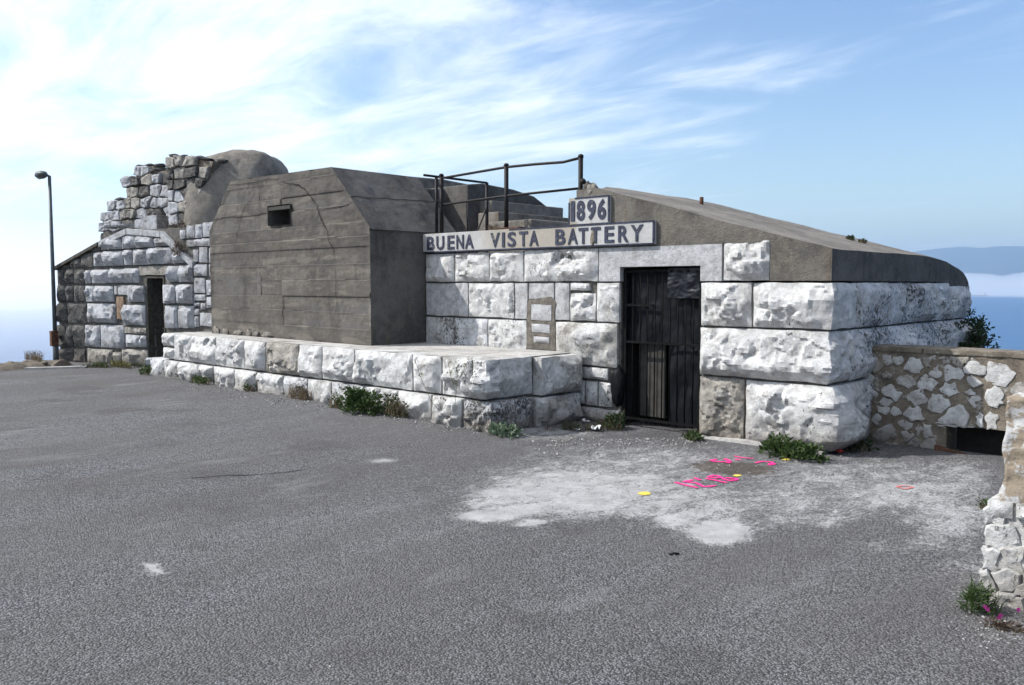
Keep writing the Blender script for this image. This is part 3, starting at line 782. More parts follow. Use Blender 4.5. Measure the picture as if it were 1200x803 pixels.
# sign board with raised letters
sg = box('sign_board', BL, wu(770, 272), WV - 0.055, WV + 0.20, 2.168, 2.440, M['sign'], bat, bev=0.006)
u_s1 = wu(770, 272)
def border(x0, x1, z0, z1): box('border_strip', x0, x1, WV - 0.062, WV - 0.05, z0, z1, M['navy'], sg)
box('border_strip', wu(600, 262) , u_s1 - .001, WV - 0.0615, WV - 0.05, 2.424, 2.442, M['navy'], sg)
box('border_strip', u_s1 - 0.022, u_s1 + .001, WV - 0.063, WV - 0.05, 2.187, 2.423, M['navy'], sg)
box('border_strip', BL + .01, u_s1 - .001, WV - 0.0615, WV - 0.05, 2.166, 2.184, M['navy'], sg)
pl = box('year_plaque', wu(669.5, 246), wu(717, 246), WV - 0.05, WV + 0.14, 2.447, 2.775, M['sign'], bat, bev=0.006)
p0, p1 = wu(669.5, 246), wu(717, 246)
box('border_strip', p1 - .02, p1 + .001, WV - .058, WV - .045, 2.46, 2.757, M['navy'], pl)
box('border_strip', p0 + .1, p1 - .001, WV - .0575, WV - .045, 2.758, 2.775, M['navy'], pl)
box('border_strip', p0 - .001, p0 + .014, WV - .058, WV - .045, 2.46, 2.72, M['navy'], pl)
dg = bpy.context.evaluated_depsgraph_get
def letter(name, ch, pxa, pxb, z0, z1, yf, parent, m, off=0.020):
    cu = bpy.data.curves.new('glyph', 'FONT'); cu.body = ch; cu.extrude = 0.02; cu.offset = off; cu.size = 1
    cu.resolution_u = 4
    o = bpy.data.objects.new('glyph', cu); col.objects.link(o)
    me = bpy.data.meshes.new_from_object(o.evaluated_get(dg()))
    bpy.data.objects.remove(o)
    xs = [v.co.x for v in me.vertices]; ys = [v.co.y for v in me.vertices]; zs = [v.co.z for v in me.vertices]
    ua, ub_ = wu(pxa, 270), wu(pxb, 270)
    for v in me.vertices:
        x = ua + (v.co.x - min(xs)) / (max(xs) - min(xs)) * (ub_ - ua)
        z = z0 + (v.co.y - min(ys)) / (max(ys) - min(ys)) * (z1 - z0)
        y = yf + (0.0 if v.co.z < 0 else -0.009)
        v.co = (x, y, z)
    me.materials.clear(); me.materials.append(m)
    o = bpy.data.objects.new(name, me); col.objects.link(o); adopt(o, parent); return o
for ch, a, b in (('B', 504, 512.5), ('U', 515, 524), ('E', 528, 536), ('N', 538.5, 547), ('A', 548.5, 558.5), ('V', 578.5, 589), ('I', 592, 595), ('S', 598.5, 608),
                 ('T', 612, 622), ('A', 624, 634.5), ('B', 654.5, 666), ('A', 669, 680.5), ('T', 681.5, 692.5), ('T', 696, 707), ('E', 712, 723), ('R', 728, 740), ('Y', 742.5, 757)):
    letter('letter', ch, a, b, 2.205, 2.400, WV - 0.056, sg, M['letter'])
for ch, a, b in (('1', 672, 676.5), ('8', 679, 688.3), ('9', 691.2, 701), ('6', 703.3, 713)):
    letter('digit', ch, a, b, 2.49, 2.735, WV - 0.051, pl, M['letter'], 0.030)
# broken patch of plaster over the second T
q = on_v(698, 279, WV)
lump('plaster_patch', (q.x, WV - .058, q.z), (.035, .012, .10), M['tan_mortar'], sg, 8, 2)
# gate
gate = box('gate', DL + 0.01, DL + 0.05, WV + 0.05, WV + 0.09, 0.05, DTOP - 0.02, M['gate_iron'], bat)
box('gate_frame', DR - 0.05, DR - 0.01, WV + 0.05, WV + 0.09, 0.05, DTOP - 0.02, M['gate_iron'], gate)
for z in (0.10, 1.02, 1.46, 1.86):
    x1 = DR - .05 if z != 1.46 else DL + .42
    box('rail', DL + 0.05, x1, WV + 0.055, WV + 0.075, z - .014, z + .014, M['gate_iron'], gate)
for k in range(9):
    x = DL + 0.13 + k * (DR - DL - 0.2) / 8.6
    tube('bar', [(x, WV + 0.082, 0.06), (x, WV + 0.082, DTOP - .04)], 0.008, M['gate_iron'], gate, 6)
def sheet(name, x0, x1, z0, z1, y, amp, m, parent, sc=4.0, seed=0, N=26, hem=0.0):
    V, F = [], []
    for j in range(N + 1):
        for i in range(N + 1):
            s, t_ = i / N, j / N; x = x0 + (x1 - x0) * s; z = z0 + (z1 - z0) * t_
            if hem: z += hem * noise.noise(Vector((x * 5, seed, 0))) * (1 - t_)
            p = Vector((x * sc, z * sc * 0.8, seed))
            d = amp * (noise.noise(p) + 0.6 * abs(noise.noise(p * 2.3)) + 0.3 * noise.noise(p * 5))
            V.append((x, y + d, z))
    for j in range(N):
        for i in range(N): a = j * (N + 1) + i; F.append((a, a + 1, a + N + 2, a + N + 1))
    return obj(name, V, F, m, parent, True)
sheet('plastic_sheet', DL + .04, DR - .02, 1.02, DTOP - .03, WV + .13, .03, M['matt_tarp'], gate, 4, 2, hem=.12)
sheet('plastic_sheet', DL + .60, DR - .02, 0.08, 1.05, WV + .14, .03, M['matt_tarp'], gate, 4, 5)
sheet('plastic_sheet', DR - .46, DR - .03, 1.55, DTOP - .02, WV + .05, .025, M['tarp'], gate, 9, 7)
# board leaning inside, rounded top
pts = [(DL + .14, .12)] + [(DL + .14 + .18 * (1 - math.cos(a)), 1.30 + .14 * math.sin(a)) for a in [k * math.pi / 8 for k in range(9)]] + [(DL + .50, .12)]
prism('leaning_board', pts, WV + .22, WV + .25, M['plank'], gate)
lump('jamb_hole_dark', (DL - .05, WV + .02, .48), (.10, .05, .23), M['matt_tarp'], gate, 4, 3)  # black lump stands in for the darkness of the broken jamb hole

irregular('mortar_patch', bat, mp_pts, M['patch_mortar'], WV + .0, .012, None, 3, .03)
# ------------------------------------------------------------------ pillbox
PV, PB = 7.39, 9.0
def pu(px, py): return on_v(px, py, PV).x
PL, PR, PZ = pu(250, 388), BL, 0.86
e1 = on_v(437, 266, PV); e2 = on_v(390, 196, PV); e3 = on_v(272, 213, PV); e4 = on_v(252, 270, PV)
PR = on_v(437, 404, PV).x
pill = thing('concrete_pillbox', 'weathered grey board-marked concrete pillbox with small square loophole standing on stone ledge', 'pillbox', ((PL + PR) / 2, PV, PZ))
out = [(PL, PZ), (PR, PZ), (PR, e1.z), (e2.x, e2.z), (e3.x, e3.z + .01), (PL, e4.z)]
rndp = random.Random(5)
zb = [PZ]
while zb[-1] < 3.6: zb.append(zb[-1] + rndp.uniform(.15, .25))
offL = [rndp.uniform(0, .034) for _ in zb]; offR = [rndp.uniform(0, .034) for _ in zb]
seam = pu(332, 340)
def board(u, z):
    sag = 0.010 * noise.noise(Vector((u * .8, 2, 0)))
    k = 0
    while k < len(zb) - 2 and z + sag > zb[k + 1]: k += 1
    zl, zh = zb[k], zb[k + 1]
    o = offL[k] if u < seam + .02 * (k % 3) else offR[k]
    t = (z + sag - zl) / (zh - zl)
    ov = 0.012 * t                                     # each board leans out slightly at its top
    return o + ov + 0.008 * noise.noise(Vector((u * 3, z * 6, 1))) + 0.004 * noise.noise(Vector((u * 14, z * 14, 1)))
def edge_d(u, z):
    d = min(u - PL, PR - u)
    for (a, b) in ((out[2], out[3]), (out[3], out[4]), (out[4], out[5])):
        nx_, nz_ = abs(b[1] - a[1]), abs(b[0] - a[0]); l_ = math.hypot(nx_, nz_)
        sgn = 1 if b[1] > a[1] else -1
        if a is out[3]: dd = a[1] - z
        else: dd = ((a[0] - u) * nx_ * sgn + (a[1] - z) * nz_) / l_
        d = min(d, dd)
    return d
board_raw = board
def board(u, z):
    k = sstep(0.0, 0.09, edge_d(u, z)); return 0.03 * (1 - k) + board_raw(u, z) * k
NU, NZ = 170, 150
bm = bmesh.new(); g = [[bm.verts.new((PL - .0 + (PR - PL) * i / NU, PV - board(PL + (PR - PL) * i / NU, PZ - .02 + (3.6 - PZ) * j / NZ), PZ - .02 + (3.6 - PZ) * j / NZ)) for i in range(NU + 1)] for j in range(NZ + 1)]
for j in range(NZ):
    for i in range(NU): bm.faces.new((g[j][i], g[j][i + 1], g[j + 1][i + 1], g[j + 1][i]))
def cut(bm, co, no, clear):
    bmesh.ops.bisect_plane(bm, geom=list(bm.verts) + list(bm.edges) + list(bm.faces), plane_co=co, plane_no=no, clear_outer=clear)
for (a, b) in ((out[2], out[3]), (out[3], out[4]), (out[4], out[5])):
    d = Vector((b[0] - a[0], 0, b[1] - a[1])); nn = Vector((d.z, 0, -d.x)).normalized()
    if nn.z < 0: nn = -nn
    cut(bm, Vector((a[0], PV, a[1])), nn, True)
w0, w1 = on_v(317, 265, PV), on_v(342.5, 239, PV)
wx0, wx1, wz0, wz1 = w0.x, w1.x, w0.z + .0, w1.z
for co, no in ((wx0, 'x'), (wx1, 'x')): cut(bm, Vector((co, 0, 0)), Vector((1, 0, 0)), False)
for co in (wz0, wz1): cut(bm, Vector((0, 0, co)), Vector((0, 0, 1)), False)
kill = [f for f in bm.faces if wx0 < f.calc_center_median().x < wx1 and wz0 < f.calc_center_median().z < wz1]
bmesh.ops.delete(bm, geom=kill, context='FACES')
for v in bm.verts:
    if v.is_boundary and not (wx0 - .01 < v.co.x < wx1 + .01 and wz0 - .01 < v.co.z < wz1 + .01) and v.co.z > PZ + .05:
        q = noise.noise(v.co * 6.0) * .6 + noise.noise(v.co * 19.0) * .6; k = max(0.0, q - .08) * .055
        ctr = Vector(((PL + PR) / 2, v.co.y, 2.0)); d = (ctr - v.co).normalized(); v.co += d * k + Vector((0, k * .5, 0))
ff = bmobj('front_face', bm, M['concrete'], pill, False)
jt, tn = [], []
for v in ff.data.vertices:
    u, z = v.co.x, v.co.z; sag = 0.010 * noise.noise(Vector((u * .8, 2, 0))); k = 0
    while k < len(zb) - 2 and z + sag > zb[k + 1]: k += 1
    d = min(z + sag - zb[k], zb[k + 1] - z - sag)
    jt.append(math.exp(-(max(0, d) / .022) ** 2) * (0.35 + 0.9 * max(0, noise.noise(Vector((u * 1.7, k * 3.3, 0))) + .25)))
    tn.append(random.Random(k * 7 + (3 if u < seam else 0)).random())
for nm, dat in (('joint', jt), ('tone', tn)):
    at = ff.data.attributes.new(nm, 'FLOAT', 'POINT'); at.data.foreach_set('value', dat)
def quadgrid(name, a, b, c, d, m, parent, n=24, amp=.008, k=4):
    V, F = [], []; a, b, c, d = map(Vector, (a, b, c, d)); nn = (b - a).cross(d - a).normalized()
    for j in range(n + 1):
        for i in range(n + 1):
            s, t_ = i / n, j / n; p = (a * (1 - s) + b * s) * (1 - t_) + (d * (1 - s) + c * s) * t_
            e = min(s, 1 - s, t_, 1 - t_); V.append(p + nn * (amp * noise.noise(p * k) + amp * .5 * noise.noise(p * k * 3)) * min(1, e * 8))
    for j in range(n):
        for i in range(n): q = j * (n + 1) + i; F.append((q, q + 1, q + n + 2, q + n + 1))
    return obj(name, V, F, m, parent, True)
YF = PV - .030
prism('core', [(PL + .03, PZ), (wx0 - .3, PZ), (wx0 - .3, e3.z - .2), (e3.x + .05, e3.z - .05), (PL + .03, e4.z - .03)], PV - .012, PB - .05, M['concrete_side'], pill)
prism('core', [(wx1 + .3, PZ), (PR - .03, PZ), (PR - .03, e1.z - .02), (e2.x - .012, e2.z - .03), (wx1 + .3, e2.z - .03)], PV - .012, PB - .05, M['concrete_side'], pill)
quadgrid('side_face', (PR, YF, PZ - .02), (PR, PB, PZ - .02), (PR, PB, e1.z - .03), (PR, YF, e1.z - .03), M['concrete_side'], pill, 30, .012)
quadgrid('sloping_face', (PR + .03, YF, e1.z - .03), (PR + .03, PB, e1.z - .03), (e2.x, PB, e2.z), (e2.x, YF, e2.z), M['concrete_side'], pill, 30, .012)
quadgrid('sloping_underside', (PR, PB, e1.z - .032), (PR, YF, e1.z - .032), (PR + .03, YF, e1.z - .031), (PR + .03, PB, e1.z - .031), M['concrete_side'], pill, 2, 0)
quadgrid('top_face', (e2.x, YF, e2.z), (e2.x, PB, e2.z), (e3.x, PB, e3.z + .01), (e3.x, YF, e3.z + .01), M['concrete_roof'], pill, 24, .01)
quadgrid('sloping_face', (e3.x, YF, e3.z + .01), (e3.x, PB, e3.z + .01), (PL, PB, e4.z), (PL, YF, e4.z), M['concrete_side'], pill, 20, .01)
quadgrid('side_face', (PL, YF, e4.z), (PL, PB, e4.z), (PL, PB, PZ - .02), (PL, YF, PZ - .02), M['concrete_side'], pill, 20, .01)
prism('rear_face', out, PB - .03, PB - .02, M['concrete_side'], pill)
# loophole: reveals, dark chamber, sagging lintel plank
lh = obj('loophole', *(lambda V: (V, [(0, 1, 5, 4), (1, 3, 7, 5), (3, 2, 6, 7), (2, 0, 4, 6), (4, 5, 7, 6)]))([Vector((x, y, z)) for y in (YF - .02, PV + .55) for z in (wz0, wz1) for x in (wx0, wx1)]), M['concrete_side'], pill)
box('lintel_plank', wx0 + .03, wx1 + .01, YF - .02, YF + .10, wz1 - .075, wz1 - .02, M['plank'], lh)
box('chamber_back', wx0 - .1, wx1 + .1, PV + .56, PV + .60, wz0 - .1, wz1 + .1, M['void'], lh)
def crackline(pxs, width=.012):
    P = []
    for (a, b), (c, d) in zip(pxs, pxs[1:]):
        for k in range(6):
            t_ = k / 6; P.append((a + (c - a) * t_, b + (d - b) * t_))
    P.append(pxs[-1]); V, F = [], []
    for i, (a, b) in enumerate(P):
        q = on_v(a, b, PV); u, z = q.x, q.z
        j = noise.noise(Vector((u * 17, z * 17, 0))) * .022; j2 = noise.noise(Vector((u * 17, z * 17, 5))) * .022
        w_ = width * (0.45 + 0.9 * abs(noise.noise(Vector((u * 6, z * 6, 3))))) * min(1, 0.3 + 3 * min(i, len(P) - 1 - i) / len(P))
        d = Vector((P[min(i + 1, len(P) - 1)][0] - P[max(i - 1, 0)][0], P[min(i + 1, len(P) - 1)][1] - P[max(i - 1, 0)][1])).normalized()
        for s in (-1, 1):
            uu, zz_ = u + j + s * d.y * w_, z + j2 + s * d.x * w_
            V.append((uu, PV - board(uu, zz_) - .010, zz_))
    for i in range(len(P) - 1): F.append((2 * i, 2 * i + 1, 2 * i + 3, 2 * i + 2))
    obj('crack', V, F, M['crack'], pill)
S = lambda L: [(240 + a * .175, 180 + b * .175) for a, b in L]
crackline(S([(520, 185), (560, 200), (640, 210), (690, 245), (730, 310), (775, 380), (795, 450), (830, 520), (860, 610), (880, 690)]), .013)
crackline([(394, 301), (397, 330), (396, 360), (392, 375)], .006)
crackline(S([(775, 382), (860, 368), (940, 350), (990, 328)]), .010)
crackline(S([(340, 200), (335, 280), (270, 385), (245, 470), (225, 560), (205, 680)]), .007)
crackline(S([(130, 205), (240, 210), (340, 195), (430, 175), (510, 165)]), .006)
crackline(S([(430, 265), (430, 340)]), .006)
# crack across the slope
V, F = [], []
for i in range(24):
    t_ = i / 23; f = 0.50 + .05 * t_
    p = Vector((PR + .03, YF + (PB - YF) * t_, e1.z - .03)).lerp(Vector((e2.x, YF + (PB - YF) * t_, e2.z)), f + .02 * noise.noise(Vector((t_ * 9, 0, 0))))
    nn = Vector((1, 0, 1)).normalized(); d = Vector((-1, 0, 1)).normalized()
    V += [p + nn * .014 - d * .009, p + nn * .014 + d * .009]
for i in range(23): F.append((2 * i, 2 * i + 1, 2 * i + 3, 2 * i + 2))
obj('crack', V, F, M['crack'], pill)
q = on_v(408, 213, PV)
# render strip left at the foot
for k in range(6):
    x = PL + .12 + k * .33 + random.uniform(0, .12); lump('render_scar', (x, PV - .022, PZ + .035), (random.uniform(.07, .16), .012, random.uniform(.03, .07)), M['concrete_roof'], pill, k + 2, 3, rg=.6)

# ------------------------------------------------------------------ stone ledge
BV = 6.80
bench = thing('stone_ledge', 'long low ledge of two courses of rock-faced whitewashed blocks along the road', 'ledge', (-10.5, BV, 0.05))
def bu_(px, py=430): return on_v(px, py, BV).x
TB = lambda x, y, z: Vector((x, BV + y, z))
BT, BJ = 0.862, 0.395
BE = -6.62
bs = [205, 226, 254, 287, 312, 351, 378, 416, 484, 518, 554]
bmats = ['white', 'white', 'white', 'white', 'bare', 'white', 'white', 'white', 'white', 'white_worn']
for i in range(len(bs) - 1):
    rough('stone_block', TB, bu_(bs[i]), bu_(bs[i + 1]), BJ, BT, random.uniform(.10, .15), M[bmats[i]], bench, w=0.085, depth=.4)
rough('stone_block', TB, bu_(554), BE - .12, BJ, BT, .13, M['white_worn'], bench, side=.78, sbulge=.10, w=.10, depth=.3)
TE = lambda x, y, z: Vector((BE - y, x, z))
rough('stone_block', TE, BV + .80, WV - .03, BJ - .02, BT - .01, .12, M['white_worn'], bench, w=.10, depth=.3)
lb = [176, 196, 214, 236, 254, 279, 305, 336, 364, 392, 430, 470, 510, 545]
for i in range(len(lb) - 1):
    rough('stone_block', TB, bu_(lb[i], 445), bu_(lb[i + 1], 445), -.02, BJ, random.uniform(.07, .15), M[random.choice(['white', 'white', 'white_worn', 'lichen'])], bench, y0=-.05, w=.09, depth=.4)
rough('stone_block', TB, bu_(545, 470), BE - .02, -.05, BJ, .10, M['sooty'], bench, y0=-.03, side=.7, sbulge=.14, w=.10, depth=.3)
rough('stone_block', TE, BV + .68, WV - .03, -.05, BJ - .02, .17, M['white_worn'], bench, y0=-.02, w=.12, depth=.3)
# left end: small stones
for (a, b, c, d, y) in ((191, 205, .62, .86, .02), (192, 206, .40, .61, .0)):
    rough('stone_block', TB, bu_(a), bu_(b), c, d, .05, M['white'], bench, y0=y, depth=.5)
bl0 = bu_(191)
# cement top
V, F = [], []; NX = 60
prof = [(bl0, BE - .10)]
for i in range(NX + 1):
    x = bl0 + (BE - .13 - bl0) * i / NX
    for j in range(9):
        y = BV + .03 + (WV - .0 - BV) * j / 8
        zz_ = BT - .012 + .008 * noise.noise(Vector((x * 2, y * 2, 0)))
        V.append((x, y, zz_))
for i in range(NX):
    for j in range(8): a = i * 9 + j; F.append((a, a + 9, a + 10, a + 1))
obj('cement_top', V, F, M['bench_top'], bench, True)
box('ledge_core', bl0 + .02, BE - .14, BV + .10, WV + .05, -.1, BT - .05, M['mortar'], bench)

# ------------------------------------------------------------------ gable building on the left
gp = at_depth(185, 432, 16.3); gp.z = 0
ang = math.atan2(-(1000.0), (1600.0))       # direction towards image right, nearer
gd = (RT * 1600 - FH * 1000).normalized()     # along facade, to the right
gn = Vector((-gd.y, gd.x, 0))                 # into the building
if gn.dot(FH) < 0: gn = -gn
TG = lambda x, y, z: gp + gd * x + gn * y + Vector((0, 0, z))
def gq(px, py, off=0.0):
    d = ray(px, py); t_ = ((gp + gn * off - EYE).dot(gn)) / d.dot(gn); p = EYE + d * t_; r = p - gp
    return r.dot(gd), p.z
def gx_(px, py, off=0.0): return gq(px, py, off)[0]
gab = thing('gable_building', 'small whitewashed stone building with low gable coping and dark narrow doorway', 'building', gp)
gD0, gD1 = gx_(170.5, 370), gx_(192, 370); gDT = gq(181, 323)[1]
gL = gx_(66.5, 370); gR = gx_(262, 330)
zt = lambda px, py: gq(px, py)[1]
c1, c2, c3, c4 = gq(118, 283), gq(150, 268), gq(190, 271), gq(228, 307)
eL = gq(66.5, 313)
ztop = zt(225, 262)
prism('mortar_core', [(gL + .02, -.1), (gD0 - .01, -.1), (gD0 - .01, c2[1] - .03), (c2[0], c2[1] - .03), (c1[0], c1[1] - .05), (gL + .02, eL[1] - .04)], .035, .55, M['mortar'], gab, TG)
prism('mortar_core', [(gD0 - .01, gDT + .01), (gD1 + .01, gDT + .01), (gD1 + .01, ztop - .06), (gD0 - .01, ztop - .06)], .035, .55, M['mortar'], gab, TG)
prism('mortar_core', [(gD1 + .01, -.1), (gR, -.1), (gR, ztop - .06), (gD1 + .01, ztop - .06)], .035, .55, M['mortar'], gab, TG)
prism('mortar_core', [(c1[0], c1[1] - .1), (gD0 - .01, c1[1] - .1), (gD0 - .01, ztop - .06), (c1[0] + .02, ztop - .06)], .05, .56, M['mortar'], gab, TG)
prism('roof_core', [(gL + .03, -.1), (gR, -.1), (gR, ztop - .1), (c1[0], ztop - .1), (gL + .03, eL[1] - .06)], 1.9, 2.1, M['void'], gab, TG)
prism('roof_slab', [(gL - .05, eL[1] - .02), (c1[0], c1[1] + .02), (c1[0], ztop - .13), (gR, ztop - .13), (gR, ztop - .07), (c1[0] - .02, ztop - .07), (c1[0] - .02, c1[1] + .06), (gL - .05, eL[1] + .03)], .1, 2.1, M['slate'], gab, TG)
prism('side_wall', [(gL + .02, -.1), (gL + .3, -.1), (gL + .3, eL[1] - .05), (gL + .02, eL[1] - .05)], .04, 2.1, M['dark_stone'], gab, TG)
Zs = lambda a, b: (100 + a * .2305, 255 + b * .2305)
def gst(a0, a1, b0, b1, bl, m, **kw):
    (x0, y0), (x1, y1) = Zs(a0, b0), Zs(a1, b1); ym = (y0 + y1) / 2; xm = (x0 + x1) / 2
    X0, X1 = gx_(x0, ym), gx_(x1, ym); Z0, Z1_ = zt(xm, y1), zt(xm, y0)
    return rough(kw.pop('name', 'stone_block'), TG, X0, X1, Z0, Z1_, bl, M[m], gab, res=.045, w=kw.pop('w', .08), **kw)
GW = 'grey_white'
for a in ((78, 112, 112, 166), (112, 185, 98, 166), (185, 262, 82, 160), (262, 350, 86, 155), (350, 424, 94, 148)): gst(*a, .11, GW)
for a in ((40, 90, 176, 250), (90, 195, 168, 248), (195, 240, 162, 246), (240, 320, 158, 244), (320, 445, 150, 240), (445, 505, 168, 236)): gst(*a, .13, GW)
for a in ((0, 32, 266, 338), (32, 125, 262, 337), (125, 275, 256, 335), (418, 475, 244, 330), (475, 549, 240, 330)): gst(*a, .13, GW)
for a in ((0, 50, 345, 430), (50, 145, 345, 430), (215, 300, 343, 432), (392, 460, 338, 440), (460, 549, 336, 440)): gst(*a, .14, GW)
gst(145, 162, 345, 395, .02, 'white_clean'); gst(163, 222, 342, 395, .015, 'white_clean')
gst(158, 196, 400, 520, .02, 'brick', name='brick_patch', depth=.1)
for a in ((10, 157, 435, 537), (195, 306, 442, 550), (404, 470, 446, 566), (470, 556, 446, 566)): gst(*a, .12, GW)
for a in ((0, 78, 545, 660), (78, 200, 545, 666), (205, 280, 595, 662), (280, 312, 598, 662)): gst(*a, .12, GW)
gst(197, 310, 556, 592, .05, 'bare')
for a in ((10, 140, 666, 745), (140, 185, 684, 745), (185, 318, 668, 750)): gst(*a, .09, 'bare')
gst(272, 420, 245, 296, .01, 'bare', name='lintel')
# right-hand squared small stones
for a in ((550, 620, 235, 301), (628, 672, 235, 301), (550, 609, 305, 386), (612, 672, 315, 396), (550, 612, 388, 425), (615, 672, 400, 462), (550, 583, 430, 456), (585, 613, 432, 472),
          (553, 580, 460, 497), (582, 672, 482, 556), (555, 579, 500, 560), (480, 512, 62, 112), (512, 557, 36, 110), (557, 595, 30, 106), (595, 690, 20, 100), (512, 632, 108, 150),
          (548, 578, 160, 228), (578, 622, 148, 232), (628, 672, 150, 232), (590, 672, 102, 148)): gst(*a, .03, 'grey_white', w=.03)
for k in range(6): gst(95 + k * 18, 112 + k * 18, 30, 58 - k * 3, .04, 'grey_white', w=.02)
# dark stones of the left end
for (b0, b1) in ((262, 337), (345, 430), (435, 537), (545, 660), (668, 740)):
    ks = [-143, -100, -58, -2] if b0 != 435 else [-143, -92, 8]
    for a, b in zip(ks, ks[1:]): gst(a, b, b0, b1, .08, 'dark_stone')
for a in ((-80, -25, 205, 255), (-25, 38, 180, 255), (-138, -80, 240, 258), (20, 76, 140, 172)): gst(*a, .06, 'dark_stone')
# gable coping stones
def coping(A, B, n, m, th=.115, pr=.055, dz=0.0):
    for k in range(n):
        s, t_ = k / n, (k + 1) / n - .006
        a = (A[0] + (B[0] - A[0]) * s, A[1] + (B[1] - A[1]) * s); b = (A[0] + (B[0] - A[0]) * t_, A[1] + (B[1] - A[1]) * t_)
        prism('coping_stone', [(a[0], a[1] - th), (b[0], b[1] - th), b, a], -pr, .3, M[m], gab, TG, .008)
coping(c1, c2, 3, 'white_clean'); coping((c2[0] + .01, c2[1]), c3, 2, 'white_clean'); coping((c3[0] + .01, c3[1]), c4, 3, 'white_clean', .12)
coping((eL[0] - .04, eL[1]), (c1[0] - .02, c1[1] - .01), 2, 'slate', .07, .06)
# door: dark frame and leaf ajar
fr = box('door_frame', gD0 + .0, gD0 + .05, .02, .15, 0.0, gDT, M['slate'], gab, TG)
box('door_frame', gD1 - .03, gD1, .02, .15, 0.0, gDT, M['slate'], gab, TG)
box('door_frame', gD0 + .051, gD1 - .031, .02, .15, gDT - .05, gDT - .002, M['slate'], gab, TG)
box('door_leaf', gD0 + .06, gD1 - .04, .45, .49, 0.02, gDT - .06, M['void'], gab, TG)
box('door_bar', gD0 + .05, gD1 - .03, .16, .18, .85, .88, M['iron'], gab, TG)

# loose cut block on the roof
q = gq(188, 252, .75)
cb = box('cut_stone_block', q[0] - .26, q[0] + .22, .50, .92, ztop - .07, ztop + .26, M['grey_white'], None, TG, bev=.012, sub=3, rough=.01)
tag(cb, 'loose squared stone block resting on the gable building roof', 'stone block')

# ------------------------------------------------------------------ ruined rubble wall on the roof
def rubble(parent, T, top, x0, x1, z0, y0, mats, seed, pitch=.24, cutl=None):
    rnd = random.Random(seed); seeds = []; z = z0 + .06; row = 0
    ztop_ = max(top(x0 + (x1 - x0) * k / 20) for k in range(21))
    while z < ztop_ + .1:
        x = x0 + rnd.uniform(.02, .15); h = pitch * rnd.uniform(.65, 1.15)
        while x < x1:
            seeds.append((x + rnd.uniform(-.03, .03), z + rnd.uniform(-.028, .028))); x += rnd.uniform(.17, .48)
        z += h
    for k, ((sx_, sz_), poly) in enumerate(zip(seeds, cells(seeds, x0, x1, z0, ztop_ + .04, .030, 1.9))):
        if not poly or sz_ > top(sx_) - .03: continue
        if cutl: poly = clip(poly, *cutl)
        if len(poly) < 3: continue
        poly = [(a, min(b, top(sx_) + .02 + rnd.uniform(-.03, .03))) for a, b in poly]
        irregular('stone', parent, poly, M[rnd.choice(mats)], y0 + rnd.uniform(-.03, .02), rnd.uniform(.02, .055), lambda x, y, z: T(x, y, z), seed=k + seed * 50, jit=.025)
def step(pts):
    def f(x):
        for a, b, z in pts:
            if a <= x < b: return z
        return pts[-1][2]
    return f
OF = .95
lw = lambda px, py: gq(px, py, OF)
ruin = thing('ruined_wall', 'jagged ruined rubble wall of pale stones rising above the gable building', 'wall', TG(lw(165, 260)[0], OF, ztop))
sL = [(118, 128, 250), (128, 146, 233), (146, 158, 207), (158, 178, 193), (178, 198, 198)]
tops = [(lw(a, y)[0], lw(b, y)[0], lw((a + b) / 2, y)[1]) for a, b, y in sL]
f1 = step(tops); X0, X1 = tops[0][0], tops[-1][1]
zb_ = ztop - .15
pts = [(X0, zb_)]
for a, b, z in tops: pts += [(a + .02, z - .03), (b + .02, z - .05)]
pts += [(X1 + .02, zb_)]
prism('wall_core', pts, OF + .04, OF + .5, M['tan_mortar'], ruin, TG)
rubble(ruin, TG, f1, X0, X1, zb_, OF, ['grey_white', 'grey_white', 'bare', 'dark_stone'], 21)  # bare and dark stones mixed in to put the wall's shade into its colour
OF2 = .42
A = gq(197, 182, OF2); B = gq(248, 187, OF2)
f2 = lambda x: A[1] + (B[1] - A[1]) * (x - A[0]) / (B[0] - A[0])
Bq = gq(226, 258, OF2); dl = math.hypot(B[0] - Bq[0], B[1] - Bq[1]); CUT = (B[0], B[1], (B[1] - Bq[1]) / dl, -(B[0] - Bq[0]) / dl)
prism('wall_core', [(A[0] + .02, zb_), (Bq[0] - .06, zb_), (B[0] - .01, B[1] - .03), (A[0] + .02, A[1] - .03)], OF2 + .04, OF2 + .5, M['tan_mortar'], ruin, TG)
rubble(ruin, TG, f2, A[0], B[0], zb_, OF2, ['dark_stone', 'grey_white', 'bare', 'dark_stone'], 33, cutl=CUT)
# ragged capping of the ruin
for a, b, z in tops + [(A[0], B[0], None)]:
    k = a
    while k < b - .02:
        zz_ = (z if z else f2(k)); o = OF if z else OF2
        p = TG(k + .06, o + random.uniform(.06, .3), zz_ - .01); lump('cap_stone', p, (random.uniform(.07, .14), .12, random.uniform(.03, .06)), M['dark_stone'], ruin, k * 7, 2); k += random.uniform(.12, .22)

